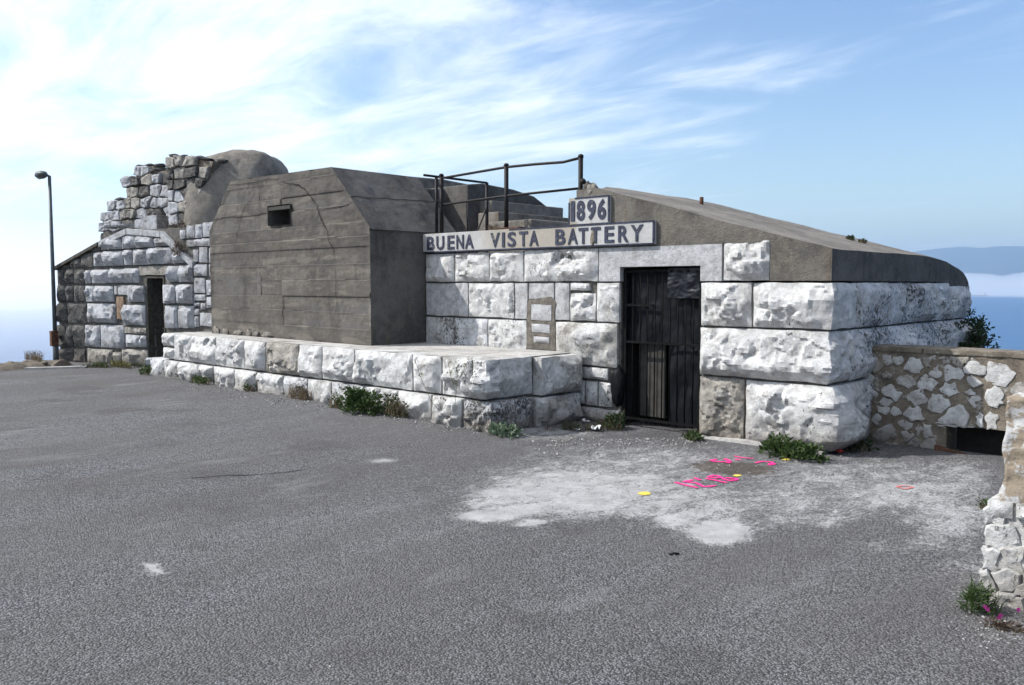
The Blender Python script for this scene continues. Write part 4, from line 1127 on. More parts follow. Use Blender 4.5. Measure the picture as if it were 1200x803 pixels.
# ------------------------------------------------------------------ concrete dome behind the pillbox
dc = at_depth(285, 262, 17.25); dc.z = 2.0
dome = thing('concrete_dome', 'rounded rough concrete hood rising behind the pillbox', 'dome', dc)
V, F = [], []; NA, NB = 72, 26
RU, RV_, RZ_ = 1.0, 1.15, 2.30
for j in range(NB + 1):
    ph = (math.pi / 2) * j / NB
    for i in range(NA):
        th = 2 * math.pi * i / NA
        def sp(c, e): return math.copysign(abs(c) ** e, c)
        cx_, sx_ = sp(math.cos(th), .6), sp(math.sin(th), .6)
        rr = sp(math.cos(ph), .42); hh = sp(math.sin(ph), .46)
        p = RT * (cx_ * rr * RU) + FH * (sx_ * rr * RV_) + Vector((0, 0, hh * RZ_ * (1 - .05 * (cx_ < 0) * -cx_ * rr)))
        p += (p - Vector((0, 0, .8))).normalized() * (.05 * noise.noise(p * 2) + .02 * noise.noise(p * 7))
        V.append(dc + p)
for j in range(NB):
    for i in range(NA): F.append((j * NA + i, j * NA + (i + 1) % NA, (j + 1) * NA + (i + 1) % NA, (j + 1) * NA + i))
obj('hood', V, F, M['concrete_roof'], dome, True)
# ------------------------------------------------------------------ rear emplacement behind the railing
def cpt(px, py, D): p = at_depth(px, py, D); return p
emp = thing('gun_emplacement', 'dark stepped concrete emplacement behind the railing', 'emplacement', cpt(575, 330, 16.5))
def cam_prism(name, outline, D0, D1, m, parent):
    """outline drawn on an upright plane at view distance D0, with real thickness to D1"""
    V = [cpt(a, b, D0) for a, b in outline]; V2 = [v + FH * (D1 - D0) for v in V]; n_ = len(V)
    bm = bmesh.new(); a = [bm.verts.new(v) for v in V]; b = [bm.verts.new(v) for v in V2]
    bm.faces.new(a); bm.faces.new(b[::-1])
    for i in range(n_): bm.faces.new((a[(i + 1) % n_], a[i], b[i], b[(i + 1) % n_]))
    bmesh.ops.recalc_face_normals(bm, faces=bm.faces)
    bmesh.ops.bevel(bm, geom=list(bm.edges), offset=.03, segments=2, profile=.6, affect='EDGES')
    return bmobj(name, bm, m, parent)
EV = 13.2
ev = lambda px, py, v: on_v(px, py, v)
def eprism(name, outline, v0, v1, m):
    pts = [(on_v(a, b, v0).x, on_v(a, b, v0).z) for a, b in outline]
    return prism(name, pts, v0, v1, m, emp, bev=.03)
def on_u(px, py, u):
    d = ray(px, py); return EYE + d * (u / d.x)
def uprism(name, outline, u0, u1, m):
    """outline on the plane x = u0, extruded to x = u1"""
    P = [on_u(a, b, u0) for a, b in outline]
    return prism(name, [(p.y, p.z) for p in P], u0, u1, m, emp, lambda x, y, z: Vector((y, x, z)), .03)
uprism('main_mass', [(548, 330), (548, 216), (566, 215), (602, 222), (626, 230), (640, 241), (648, 253), (650, 330)], -11.0, -13.2, M['concrete_side'])
uprism('dark_wall', [(496, 330), (496, 221), (553, 222), (553, 330)], -11.6, -12.0, M['concrete_side'])
uprism('side_mass', [(484, 330), (484, 207), (520, 210), (550, 216), (550, 330)], -12.6, -14.5, M['concrete_roof'])
p = at_depth(576, 235, 15.3); box('step', p.x - .42, p.x, p.y, p.y + 2.0, 1.9, p.z, M['concrete_roof'], emp, bev=.02)
p = at_depth(584, 248, 14.3); box('step', p.x - .48, p.x, p.y, p.y + 2.0, 1.9, p.z, M['concrete_roof'], emp, bev=.02)
box('emplacement_floor', -13.0, -7.0, 10.9, 14.5, 0.0, 2.0, M['concrete_side'], emp)
p = at_depth(622, 256.5, 13.3)
slab = box('concrete_slab', p.x - .95, p.x, p.y, p.y + 1.7, 2.0, p.z, M['concrete_roof'], None, bev=.04)
tag(slab, 'low pale concrete slab behind the sign wall', 'slab')

# ------------------------------------------------------------------ railings
rail = thing('roof_railing', 'rusty dark iron railing along the top of the sign wall', 'railing', (-8, WV + .1, 2.44))
RVv = WV + .09
ur = [wu(512, 240), wu(588, 240), wu(675, 240)]
zt_ = [3.275, 3.30, 3.29]
for x, z in zip(ur, zt_):
    tube('post', [(x, RVv, 2.40), (x, RVv, z)], .030, M['iron'], rail)
    lump('post_cap', (x, RVv, z + .01), (.038, .038, .03), M['iron'], rail, 1, 2, rg=.05)
tube('rail', [(ur[0], RVv, 3.245), (ur[1], RVv, 3.285), (wu(620, 200), RVv, 3.275), (wu(655, 200), RVv, 3.255), (ur[2] + .03, RVv, 3.285)], .018, M['iron'], rail)
tube('rail', [(ur[0] - .02, RVv, 2.86), (ur[1], RVv, 2.90), (ur[2] - .02, RVv, 2.905)], .016, M['iron'], rail)
box('base_plate', ur[1] - .25, ur[1] + .3, RVv - .07, RVv + .07, 2.438, 2.47, M['rust'], rail)
lump('knob', (ur[2] + .06, RVv - .03, 2.98), (.04, .04, .04), M['iron'], rail, 2, 2, rg=.1)
r2 = thing('return_railing', 'short dark iron railing with diagonal brace running back beside the pillbox', 'railing', (BL + .15, WV + .4, 2.14))
uR = BL + .13
pa_, pb_ = WV + .02, WV + 1.15
tube('post', [(uR, pa_ + .08, 2.40), (uR, pa_ + .08, 3.29)], .024, M['iron'], r2)
tube('post', [(uR, pb_, 2.10), (uR, pb_, 3.28)], .026, M['iron'], r2)
tube('rail', [(uR, pa_ - .16, 3.28), (uR, pb_, 3.28)], .018, M['iron'], r2)
tube('brace', [(uR, pb_, 2.9), (uR + .0, pb_ - .42, 2.15)], .012, M['iron'], r2)
tube('brace', [(uR, pb_ - .45, 2.98), (uR + .0, pb_ - .40, 2.15)], .010, M['iron'], r2)
tube('wire', [(PR + .3, WV + .0, 2.93), (uR, WV + .1, 2.915), (ur[0], RVv, 2.90)], .007, M['iron'], r2, 5)

# ------------------------------------------------------------------ parapet walls
PVV = 9.38
par = thing('parapet_wall', 'low tan mortared rubble parapet wall joining the battery corner, with drain opening', 'wall', (-2.5, PVV, 0))
pq = lambda px, py: on_v(px, py, PVV)
h0, h1 = pq(1108, 520).x, pq(1185, 520).x
hz0, hz1 = -0.10, 0.27
PX0, PX1, PT = CORN - .08, 4.0, 1.045
def pblock(x0, x1, z0, z1, nm='mortar_bed'):
    N = max(4, int((x1 - x0) / .05)); NZ_ = max(3, int((z1 - z0) / .05)); V, F = [], []
    for j in range(NZ_ + 1):
        for i in range(N + 1):
            x, z = x0 + (x1 - x0) * i / N, z0 + (z1 - z0) * j / NZ_
            V.append((x, PVV + .018 * noise.noise(Vector((x * 5, z * 5, 0))) + .012 * noise.noise(Vector((x * 14, z * 14, 0))), z))
    for j in range(NZ_):
        for i in range(N): a = j * (N + 1) + i; F.append((a, a + 1, a + N + 2, a + N + 1))
    obj(nm, V, F, M['tan_mortar'], par, True)
pblock(PX0, h0, -.15, PT - .05); pblock(h0, h1, hz1, PT - .05); pblock(h1, PX1, -.15, PT - .05)
box('wall_core', PX0, h0, PVV + .03, PVV + .38, -.4, PT - .05, M['tan_mortar'], par)
box('wall_core', h0, h1, PVV + .03, PVV + .38, hz1 + .02, PT - .05, M['tan_mortar'], par)
box('wall_core', h1, PX1, PVV + .03, PVV + .38, -.4, PT - .05, M['tan_mortar'], par)
box('drain_lining', h0 + .02, h1 - .02, PVV + .30, PVV + .37, -.3, hz1 - .01, M['void'], par)
for k, (a, b) in enumerate(((PX0, pq(1082, 410).x - .005), (pq(1082, 410).x + .005, 0.2), (.21, PX1))):
    box('coping_slab', a, b, PVV - .02, PVV + .40, PT - .055, PT, M['tan_mortar'], par, bev=.01, sub=4, rough=.006)
Zp = lambda a, b: (990 + a * .2055, 395 + b * .2055)
def blob(cx_, cz_, rx_, rz_, seed, n_=9):
    rnd = random.Random(seed); return [(cx_ + rx_ * math.cos(2 * math.pi * k / n_ + rnd.uniform(-.2, .2)) * rnd.uniform(.8, 1.1), cz_ + rz_ * math.sin(2 * math.pi * k / n_ + rnd.uniform(-.2, .2)) * rnd.uniform(.8, 1.1)) for k in range(n_)]
PS = [(245, 128, 40, 26), (305, 132, 24, 30), (392, 160, 52, 38), (128, 234, 42, 22), (345, 252, 46, 30), (522, 198, 28, 32), (612, 208, 54, 38), (475, 262, 50, 38), (258, 318, 58, 36),
      (232, 372, 50, 18), (226, 410, 44, 24), (290, 425, 26, 24), (412, 345, 56, 32), (530, 378, 48, 48), (392, 445, 50, 34), (345, 498, 42, 22), (240, 548, 80, 58), (470, 538, 30, 36), (428, 530, 20, 30),
      (580, 570, 82, 44), (640, 462, 100, 72), (752, 358, 34, 32), (735, 184, 64, 36), (728, 255, 42, 22), (884, 220, 72, 64), (852, 346, 46, 48), (775, 490, 34, 72), (830, 490, 32, 80),
      (600, 300, 60, 30), (360, 565, 26, 22), (470, 615, 60, 32), (270, 630, 60, 24), (360, 650, 50, 22), (560, 690, 70, 30), (690, 700, 60, 26), (180, 470, 22, 24), (400, 595, 26, 22), (160, 325, 16, 16), (720, 310, 26, 22)]
seeds, lim = [], []
for (a, b, ra, rb) in PS:
    p = pq(*Zp(a, b)); p1 = pq(*Zp(a + ra, b)); p2 = pq(*Zp(a, b - rb)); seeds.append((p.x, p.z)); lim.append((abs(p1.x - p.x) * 1.15, abs(p2.z - p.z) * 1.18))
rnd = random.Random(77)
for _ in range(2200):
    x, z = rnd.uniform(PX0 + .05, PX1 - .1), rnd.uniform(-.05, .96)
    if h0 - .06 < x < h1 + .06 and z < hz1 + .06: continue
    near_ = min(math.hypot((x - a) * .85, z - b) - .5 * (l[0] + l[1]) for (a, b), l in zip(seeds, lim))
    if near_ > .06: r_ = rnd.choice([.035, .045, .06, .08, .11]); seeds.append((x, z)); lim.append((r_ * 1.25, r_))
for k, ((sx_, sz_), poly, l) in enumerate(zip(seeds, cells(seeds, PX0, PX1, -.1, PT - .07, .016, 1.1), lim)):
    if not poly: continue
    for q in range(9):      # rounded off to the stone's own size
        th = 2 * math.pi * q / 9 + k; ca_, sa_ = math.cos(th), math.sin(th); rr = 1 / math.hypot(ca_ / l[0], sa_ / l[1]) * (0.9 + .2 * rnd.random())
        poly = clip(poly, sx_ + ca_ * rr, sz_ + sa_ * rr, ca_, sa_)
        if len(poly) < 3: break
    if len(poly) < 3: continue
    if any(h0 < a < h1 and b < hz1 for a, b in poly): poly = [(a, max(b, hz1 + .005)) for a, b in poly]
    irregular('stone', par, poly, M['white' if k % 4 else 'white_worn'] if k < len(PS) else M[rnd.choice(['white_worn', 'bare', 'bare'])], PVV, .004 + .006 * (k % 3), seed=k, jit=.045)
# rusty bar wedged across the drain
b0_, b1_ = pq(1098, 524), pq(1170, 545)
rb = obj('iron_bar', *boxmesh(0, 1, 0, 1, 0, 1, lambda x, y, z: Vector((b0_.x, PVV - .05, b0_.z)).lerp(Vector((b1_.x + .1, PVV - .07, b1_.z - .02)), x) + Vector((0, -.04 * y, .065 * z - .03))), M['rust'])
tag(rb, 'rusty iron bar lying across the drain opening of the parapet', 'bar')

# nearer wall at the right edge
nb = on_z(1163, 700, 0.0)
NV, NX0, NX1 = nb.y, nb.x, nb.x + 3.6
near = thing('near_wall', 'crumbling whitewashed rubble wall end at the right edge of the road', 'wall', (NX0 + .5, NV, 0))
nq = lambda px, py: on_v(px, py, NV)
NTZ = nq(1180, 466).z
TN = lambda x, y, z: Vector((x, NV + y, z))
zl = nq(1170, 598).z
def nsurf(name, x0, x1, z0, z1, y, amp, m, lean=0.0, edge=0.0):
    V, F = [], []; res = .02; N = int((x1 - x0) / res); NZ_ = int((z1 - z0) / res)
    for j in range(NZ_ + 1):
        for i in range(N + 1):
            z = z0 + (z1 - z0) * j / NZ_; x = x0 + (x1 - x0) * i / N; p = Vector((x * 6, z * 6, 1))
            if i == 0: x += edge * noise.noise(Vector((3, z * 8, 0)))
            d = amp * noise.fractal(p, .9, 2.0, 5) - lean * (1 - (z - z0) / (z1 - z0))
            V.append((x, NV + y + d, z + (.02 * noise.noise(p * 2) if j == NZ_ else 0)))
    n_ = len(V)
    for j in range(NZ_ + 1): # left return
        v = V[j * (N + 1)]; V.append((v[0] + .03 * noise.noise(Vector((0, j * .4, 0))), NV + .45, v[2]))
    for i in range(N + 1): v = V[NZ_ * (N + 1) + i]; V.append((v[0], NV + .45, v[2] + .0))
    for j in range(NZ_):
        for i in range(N): a = j * (N + 1) + i; F.append((a, a + 1, a + N + 2, a + N + 1))
        F.append((j * (N + 1), (j + 1) * (N + 1), n_ + j + 1, n_ + j))
    b_ = n_ + NZ_ + 1
    for i in range(N): a = NZ_ * (N + 1) + i; F.append((a, a + 1, b_ + i + 1, b_ + i))
    return obj(name, V, F, m, near, True)
n = NT('patchy_cement_render')
f = n.rng(n.math('ADD', n.math('MULTIPLY', n.noise(5.5, 7, .68, dist=.5), .8), n.math('MULTIPLY', n.noise(24, 4), .2)), .47, .53)
c = n.mix(f, n.mix(n.noise(9, 4), (.19, .155, .115), (.29, .24, .18)), n.mix(n.noise(8, 4), (.36, .355, .35), (.46, .455, .45)))
c = n.mix(n.math('MULTIPLY', n.rng(n.noise(30, 4, .7), .6, .68), .6), c, (.09, .075, .06))
M['patchy'] = n.done(c, .95, n.bump(n.noise(30, 6, .7), .9, .015))
nsurf('render_upper', NX0 + .02, NX1, zl + .03, NTZ, 0.03, .03, M['patchy'], 0, .022)
nsurf('core_lower', NX0 + .03, NX1, -.1, zl + .06, 0.04, .03, M['tan_mortar'], .06, .03)
rnd = random.Random(9); seeds = []
z = -.02
while z < zl + .02:
    x = NX0 - .05 + rnd.uniform(0, .08)
    while x < NX1: seeds.append((x, z + rnd.uniform(-.03, .03))); x += rnd.uniform(.10, .24)
    z += rnd.uniform(.09, .15)
for k, (sd_, poly) in enumerate(zip(seeds, cells(seeds, NX0 - .05, NX1, -.08, zl + .03, .002, 1.1))):
    if poly: irregular('stone', near, poly, M['white_worn'], NV + .02 - .07 * (1 - max(0, sd_[1]) / zl), rnd.uniform(.015, .045), seed=k + 700, jit=.045)
nsurf('rubble_core', NX0 - .02, NX1, -.06, zl + .02, 0.02, .03, M['white_worn'], .09, .03)
x = NX0 - .045
while x < NX1 - .3:
    L = rnd.uniform(.10, .26); rough('ledge_stone', TN, x, x + L, zl - .04 + rnd.uniform(-.01, .01), zl + .05 + rnd.uniform(-.01, .01), rnd.uniform(.02, .035), M[rnd.choice(['white', 'bare', 'white_worn'])], near, y0=-.02 + rnd.uniform(-.012, .012), res=.012, gap=.008, w=.03, depth=.2, seed=rnd.randint(0, 9999)); x += L
# thin metal plate beside the wall end
p = nq(1151, 690); p2 = nq(1158, 628)
mp_ = obj('metal_plate', *boxmesh(p.x - .012, p.x + .03, NV + .02, NV + .028, 0.0, p2.z + .0, lambda x, y, z: Vector((x + .03 * z, y + (x - p.x) * -1.2, z))), M['galv'])
tag(mp_, 'thin grey metal plate standing against the near wall end', 'metal plate')

# ------------------------------------------------------------------ lamp post
lp = at_depth(66, 431, 17.9)
lamp = thing('lamp_post', 'slim grey street lamp post with small head at the left end', 'street lamp', (lp.x, lp.y, 0))
lt_ = at_depth(62.5, 206, 17.9); LZ = lt_.z
tube('pole', [(lp.x, lp.y, -.05), (lp.x, lp.y, LZ)], [.045, .032], M['steel'], lamp, 10)
tube('base_sleeve', [(lp.x, lp.y, -.05), (lp.x, lp.y, .55)], .058, M['steel'], lamp, 10)
tube('arm', [(lp.x, lp.y, LZ - .02), (lp.x - RT.x * .06, lp.y - RT.y * .06, LZ + .02), (lp.x - RT.x * .14, lp.y - RT.y * .14, LZ + .03)], .025, M['steel'], lamp)
hp = Vector((lp.x, lp.y, LZ + .02)) - RT * .17
hd = lump('lamp_head', hp, (.21, .11, .085), M['steel'], lamp, 1, 3, rg=.06)
lump('diffuser', hp - Vector((0, 0, .05)) - RT * .03, (.11, .06, .045), M['galv'], hd, 2, 2, rg=.03)
cbx = box('junction_box', lp.x - .04, lp.x + .08, lp.y - .10, lp.y + .04, .42, .74, M['rust'], lamp, bev=.01)

# ------------------------------------------------------------------ rubble kerb at the left edge of the road
kb = thing('rubble_kerb', 'low mound of earth and rubble along the far left road edge', 'kerb', on_g(40, 431))
pts = [on_g(-60, 438), on_g(0, 435.5), on_g(30, 433), on_g(50, 431.5), on_g(64, 431.5)]
V, F = [], []; N = 60
for i in range(N + 1):
    t_ = i / N * (len(pts) - 1); k = min(int(t_), len(pts) - 2); p = pts[k].lerp(pts[k + 1], t_ - k); d = (pts[k + 1] - pts[k]); d.z = 0; nrm = Vector((-d.y, d.x, 0)).normalized()
    if nrm.dot(FH) < 0: nrm = -nrm
    for j in range(9):
        s = j / 8; h = .17 * math.sin(s * math.pi) ** .6 * (0.8 + .22 * noise.noise(Vector((i * .13, 0, 0)))) * sstep(1.0, .93, i / N)
        q = p + nrm * (s * .7); V.append((q.x, q.y, G(q.x, q.y) - .02 + h + (.03 * noise.noise(q * 6) + .02 * noise.noise(q * 17)) * (s > 0)))
for i in range(N):
    for j in range(8): a = i * 9 + j; F.append((a, a + 9, a + 10, a + 1))
M['kerbmat'] = stone_mat('earthy_rubble', .12, .5, white=(.45, .43, .40), rock=(.16, .137, .108))
obj('mound', V, F, M['kerbmat'], kb, True)
rnd = random.Random(4)
for k in range(6):
    a = rnd.uniform(0, 62); q = on_g(a, 433.5 - a * .03) + FH * rnd.uniform(.05, .5); lump('stone', (q.x, q.y, q.z + .1), (rnd.uniform(.04, .08), .06, rnd.uniform(.02, .05)), M['kerbmat'], kb, k, 2)
# pale kerb stone
V_, F_ = boxmesh(0, 1, 0, 1, 0, 1, lambda x, y, z: on_g(28, 433.5).lerp(on_g(100, 431.5), x) + FH * (.16 * y) + Vector((0, 0, .045 * z - .01)))
tag(obj('kerb_stone', V_, F_, M['bench_top']), 'flat pale kerb strip at the foot of the lamp post', 'kerb')

# ------------------------------------------------------------------ plants
def leaves(V, F, c, n, rad, hgt, size, rnd, droop=.3, narrow=.5, ball=False):
    for _ in range(n):
        a = rnd.uniform(0, 2 * math.pi); r = math.sqrt(rnd.random()); h = rnd.random() ** .8
        rr = r * (1 - .55 * h)
        p = Vector((c[0] + math.cos(a) * rr * rad[0], c[1] + math.sin(a) * rr * rad[1], c[2] + h * hgt))
        d = Vector((math.cos(a) * rnd.uniform(.2, 1), math.sin(a) * rnd.uniform(.2, 1), rnd.uniform(-droop, 1.0))).normalized()
        s = d.orthogonal().normalized(); s = Matrix.Rotation(rnd.uniform(0, 6.28), 3, d) @ s
        L = size * rnd.uniform(.6, 1.3); w_ = L * narrow; k = len(V); nn = d.cross(s)
        V += [p, p + d * L * .5 + s * w_ * .5 + nn * L * .08, p + d * L, p + d * L * .5 - s * w_ * .5 + nn * L * .08]; F.append((k, k + 1, k + 2, k + 3))
def blades(V, F, c, n, rad, hgt, rnd, w_=.004, lean=.5):
    for _ in range(n):
        a = rnd.uniform(0, 6.28); r = math.sqrt(rnd.random()); p = Vector((c[0] + math.cos(a) * r * rad[0], c[1] + math.sin(a) * r * rad[1], c[2] - .01))
        h = hgt * rnd.uniform(.4, 1.1); l = Vector((rnd.uniform(-1, 1), rnd.uniform(-1, 1), 0)) * lean * h
        s = Vector((rnd.uniform(-1, 1), rnd.uniform(-1, 1), 0)).normalized() * w_; k = len(V)
        V += [p - s, p + s, p + l * .4 + Vector((0, 0, h * .6)) + s * .7, p + l * .4 + Vector((0, 0, h * .6)) - s * .7, p + l + Vector((0, 0, h))]; F += [(k, k + 1, k + 2, k + 3), (k + 3, k + 2, k + 4)]
def plant(name, label, c, rad, hgt, m, seed, n=160, size=.05, narrow=.5, nb=30, mb='dry', cat='plant', group=None, extra=None, droop=.3, lobes=4):
    rnd = random.Random(seed); t_ = thing(name, label, cat, c, group)
    n = int(n * 1.3); lobes += 3; hgt *= 0.95; nb = int(nb * 1.6)
    if n:
        V, F = [], []
        for k in range(lobes):
            cc_ = (c[0] + rnd.uniform(-.6, .6) * rad[0], c[1] + rnd.uniform(-.6, .6) * rad[1], c[2])
            leaves(V, F, cc_, n // lobes, (rad[0] * .6, rad[1] * .6), hgt * rnd.uniform(.55, 1.0), size, rnd, droop, narrow)
        obj('foliage', V, F, M[m], t_)
    V, F = [], []; blades(V, F, c, max(nb, 6), (rad[0] * .8, rad[1] * .8), hgt * 1.15, rnd)
    obj('stem', V, F, M[mb], t_)
    return t_
def gp_(px, py, fwd=0.0): p = on_g(px, py); return p + FH * fwd
GRP = 'weeds at the foot of the masonry'
plant('weed_clump', 'low green weed patch at the far left end of the ledge', gp_(176, 440, .1), (.30, .18), .16, 'leaf', 1, 220, .06, group=GRP)
plant('weed_clump', 'small dark round shrub against the left end of the ledge', gp_(209, 443, .1), (.14, .12), .26, 'leaf_dark', 2, 240, .05, group=GRP)
plant('weed_clump', 'trailing green weeds below the third lower ledge block', gp_(234, 450, .05), (.34, .12), .11, 'leaf', 3, 220, .05, group=GRP)
plant('weed_clump', 'tiny green tuft under the ledge left of the dry brush', gp_(291, 459, .05), (.12, .08), .12, 'leaf', 4, 90, .04, group=GRP)
plant('dry_brush', 'brown dry brush under the bare brown ledge block', gp_(350, 468, .05), (.33, .14), .22, 'brown_dry', 5, 180, .05, .25, 90, group=GRP)
plant('weed_clump', 'lush bright green leafy weed under the ledge, largest of the row', gp_(424, 486, .05), (.30, .20), .36, 'leaf', 6, 620, .062, .6, 30, 'leaf', group=GRP)
plant('weed_clump', 'dark straggly weed right beside the lush green one', gp_(464, 489, .05), (.26, .14), .28, 'leaf_dark', 7, 260, .05, .4, 60, group=GRP)
plant('weed_clump', 'thin olive weed left of the lush green one', gp_(394, 479, .05), (.14, .10), .20, 'leaf', 17, 130, .05, .4, 30, group=GRP)
plant('dry_brush', 'tall brown dry weed with thin stalks before the ledge corner block', gp_(529, 497, .05), (.16, .12), .36, 'brown_dry', 8, 260, .06, .3, 90, 'dry', group=GRP)
plant('rosette_plant', 'grey-green leafy rosette on the ground at the ledge corner', gp_(591, 511, .08), (.20, .16), .13, 'leaf_grey', 9, 340, .055, .75, 6, 'leaf_grey', group=GRP, droop=.6)
plant('dry_brush', 'short dry stems left of the grey-green rosette', gp_(573, 502, .06), (.12, .08), .16, 'brown_dry', 19, 60, .05, .3, 60, group=GRP)
plant('weed_clump', 'dark weed in the shade left of the barred gate', gp_(717, 503, .06), (.22, .13), .20, 'leaf_dark', 10, 260, .05, group=GRP)
plant('weed_clump', 'small bright green tuft at the right foot of the barred gate', gp_(812, 517, .05), (.12, .09), .11, 'leaf', 11, 170, .04, group=GRP)
plant('weed_clump', 'broad leafy green plant under the bulging corner block', gp_(932, 540, .10), (.33, .20), .19, 'leaf', 12, 520, .065, .6, 8, 'leaf', group=GRP)
plant('weed_clump', 'dark weeds in the shaded corner beside the parapet wall', gp_(1000, 531, .15), (.25, .18), .14, 'leaf_dark', 13, 240, .05, group=GRP)
plant('weed_clump', 'yellowish green weeds along the gable building foot', gp_(140, 431, .05), (.5, .10), .13, 'leaf_yel', 14, 240, .05, group=GRP)
plant('weed_clump', 'green weeds at the gable building foot near the dark end', gp_(115, 431, .05), (.28, .10), .10, 'leaf', 24, 160, .05, group=GRP)
plant('weed_clump', 'pale weed growing in the gable building doorway', gp_(184, 429, .15), (.16, .12), .42, 'leaf_yel', 15, 200, .06, group=GRP)
plant('dry_brush', 'dry grass on the rubble kerb left of the lamp post', gp_(28, 431, .35) + Vector((0, 0, .12)), (.55, .12), .20, 'brown_dry', 16, 80, .05, .2, 120, group=GRP)
plant('weed_clump', 'small sprig by the step of the near wall', gp_(1157, 597, .0), (.07, .06), .08, 'leaf', 25, 60, .03, group=GRP)
V, F = [], []; V2, F2 = [], []; rnd = random.Random(88)
for k in range(95):
    a = rnd.choice([rnd.uniform(215, 545), rnd.uniform(330, 545), rnd.uniform(70, 165), rnd.uniform(640, 720)])
    yy = 447 + (a - 215) * .150 if 200 < a < 560 else (432 if a < 200 else 506)
    c_ = on_g(a, yy - 1) + FH * rnd.uniform(-.02, .08)
    blades(V, F, c_, rnd.randint(5, 14), (.06, .04), rnd.uniform(.05, .17), rnd, .003, .6)
    if rnd.random() < .55: leaves(V2, F2, c_, rnd.randint(8, 26), (.07, .05), rnd.uniform(.03, .10), .03, rnd, .4, .45)
tag(obj('dry_ground_cover', V, F, M['brown_dry']), 'sparse dry grass along the foot of ledge and walls', 'grass', kind='stuff')
tag(obj('green_ground_cover', V2, F2, M['leaf']), 'sparse small green seedlings along the foot of the walls', 'weeds', kind='stuff')
# tall thin stalks
def stalk(label, base, segs, m, flowers=None, seed=0):
    t_ = thing('weed_stalk', label, 'plant', base, GRP); rnd = random.Random(seed); V, F = [], []
    for s in segs: tube_geo(V, F, s, .003, 5)
    obj('stem', V, F, M[m], t_)
    V, F = [], []
    for s in segs:
        for p in s[1:]:
            for _ in range(5): leaves(V, F, Vector(p) - Vector((0, 0, .03)), 1, (.02, .02), .05, .035, rnd, .3, .4)
    obj('foliage', V, F, M['leaf_yel'], t_)
b = gp_(527, 496, -.02)
stalk('tall thin stalk bending left before the ledge', b, [[b, on_v(505, 470, BV - .22), on_v(492, 440, BV - .2), on_v(488, 426, BV - .2)]], 'brown_dry', seed=1)
stalk('branching yellow-green stalk rising over the ledge corner block', b + RT * .05, [[b + RT * .05, on_v(535, 450, BV - .25), on_v(546, 428, BV - .25), on_v(550, 420, BV - .25)], [on_v(533, 458, BV - .25), on_v(527, 436, BV - .25), on_v(525, 424, BV - .25)], [on_v(535, 450, BV - .25), on_v(536, 434, BV - .25)]], 'leaf_yel', seed=2)
# flowering plant at the near wall
fp = gp_(1167, 728, .12)
fl = plant('flowering_plant', 'small bushy plant with pink flowers at the foot of the near wall', fp, (.105, .10), .16, 'leaf', 31, 520, .026, .3, 20, 'leaf')
rnd = random.Random(3)
for (a, b) in ((1154, 711), (1157, 714), (1170, 724), (1174, 729), (1172, 721), (1193, 714)):
    c = at_depth(a, b, 4.22); V, F = [], []
    for k in range(9):
        th = 2 * math.pi * k / 9; d = (RT * math.cos(th) + Vector((0, 0, 1)) * math.sin(th) - FH * .4).normalized(); s = d.cross(FH).normalized(); kk = len(V)
        V += [c, c + d * .008 + s * .0032, c + d * rnd.uniform(.010, .017), c + d * .008 - s * .0032]; F.append((kk, kk + 1, kk + 2, kk + 3))
    obj('flower', V, F, M['petal'], fl)
plant('dry_brush', 'dead brown leaves beneath the pink-flowering plant', gp_(1186, 742, .05), (.10, .06), .03, 'brown_dry', 32, 120, .03, .4, 20)
# brush on the gable roof
p = TG(gx_(224, 262, .5), .45, ztop - .1)
plant('dry_brush', 'brown dead brush on the gable building roof beside the loose block', p, (.75, .30), .24, 'brown_dry', 41, 520, .07, .25, 160, 'brown_dry')
p = TG(gx_(207, 285, -.05), -.02, zt(207, 300))
plant('dry_brush', 'brown dead brush hanging over the right gable coping', p, (.20, .08), .30, 'brown_dry', 42, 200, .06, .25, 60, 'brown_dry')
p = TG(gx_(165, 262, .6), .60, ztop - .08)
plant('dry_brush', 'pale dry grass at the foot of the ruined wall', p, (.45, .2), .12, 'dry', 43, 120, .05, .2, 120)
# shrub behind the side wall
bp = Vector((CORN + .45, 12.6, .2))
t_ = thing('wall_shrub', 'dark shrub growing behind the far corner of the battery side wall', 'shrub', bp); rnd = random.Random(51); V, F = [], []; V2, F2 = [], []
for k in range(26):
    e = at_depth(rnd.uniform(1126, 1162), rnd.uniform(372, 415), rnd.uniform(11.0, 11.8))
    if k < 5: e = at_depth([1150, 1160, 1168, 1140, 1172][k], [372, 385, 398, 366, 408][k], 11.5)
    root = at_depth(1132, 420, 11.5); mid = root.lerp(e, .5) + Vector((rnd.uniform(-.1, .1), rnd.uniform(-.1, .1), .05))
    tube_geo(V2, F2, [root, mid, e], [.012, .007, .003], 5)
    for _ in range(30):
        q = mid.lerp(e, rnd.uniform(-.5, 1.0)); leaves(V, F, q, 2, (.05, .05), .05, .055, rnd, .5, .5)
tube_geo(V2, F2, [bp, at_depth(1132, 420, 11.5)], .02, 6)
obj('foliage', V, F, M['leaf_dark'], t_); obj('stem', V2, F2, M['brown_dry'], t_)
for k, (px, lab) in enumerate(((996, 'small dark tuft on the roof skyline nearer the pipe stub'), (1011, 'small dark tuft on the roof skyline nearer the far end'))):
    v = 10.6; d = ray(px, 280); tt = v / d.y; x = (EYE + d * tt).x
    plant('roof_tuft', lab, Vector((x, v, roof_z(x))), (.05, .05), .055, 'leaf_dark', 60 + k, 90, .03)
pt = gp_(724, 259); q = on_v(582, 268, WV + .05)
plant('dry_brush', 'small dry tuft on the sign wall at the middle railing post', Vector((q.x, WV + .02, 2.44)), (.16, .05), .07, 'brown_dry', 70, 70, .04, .3, 30)

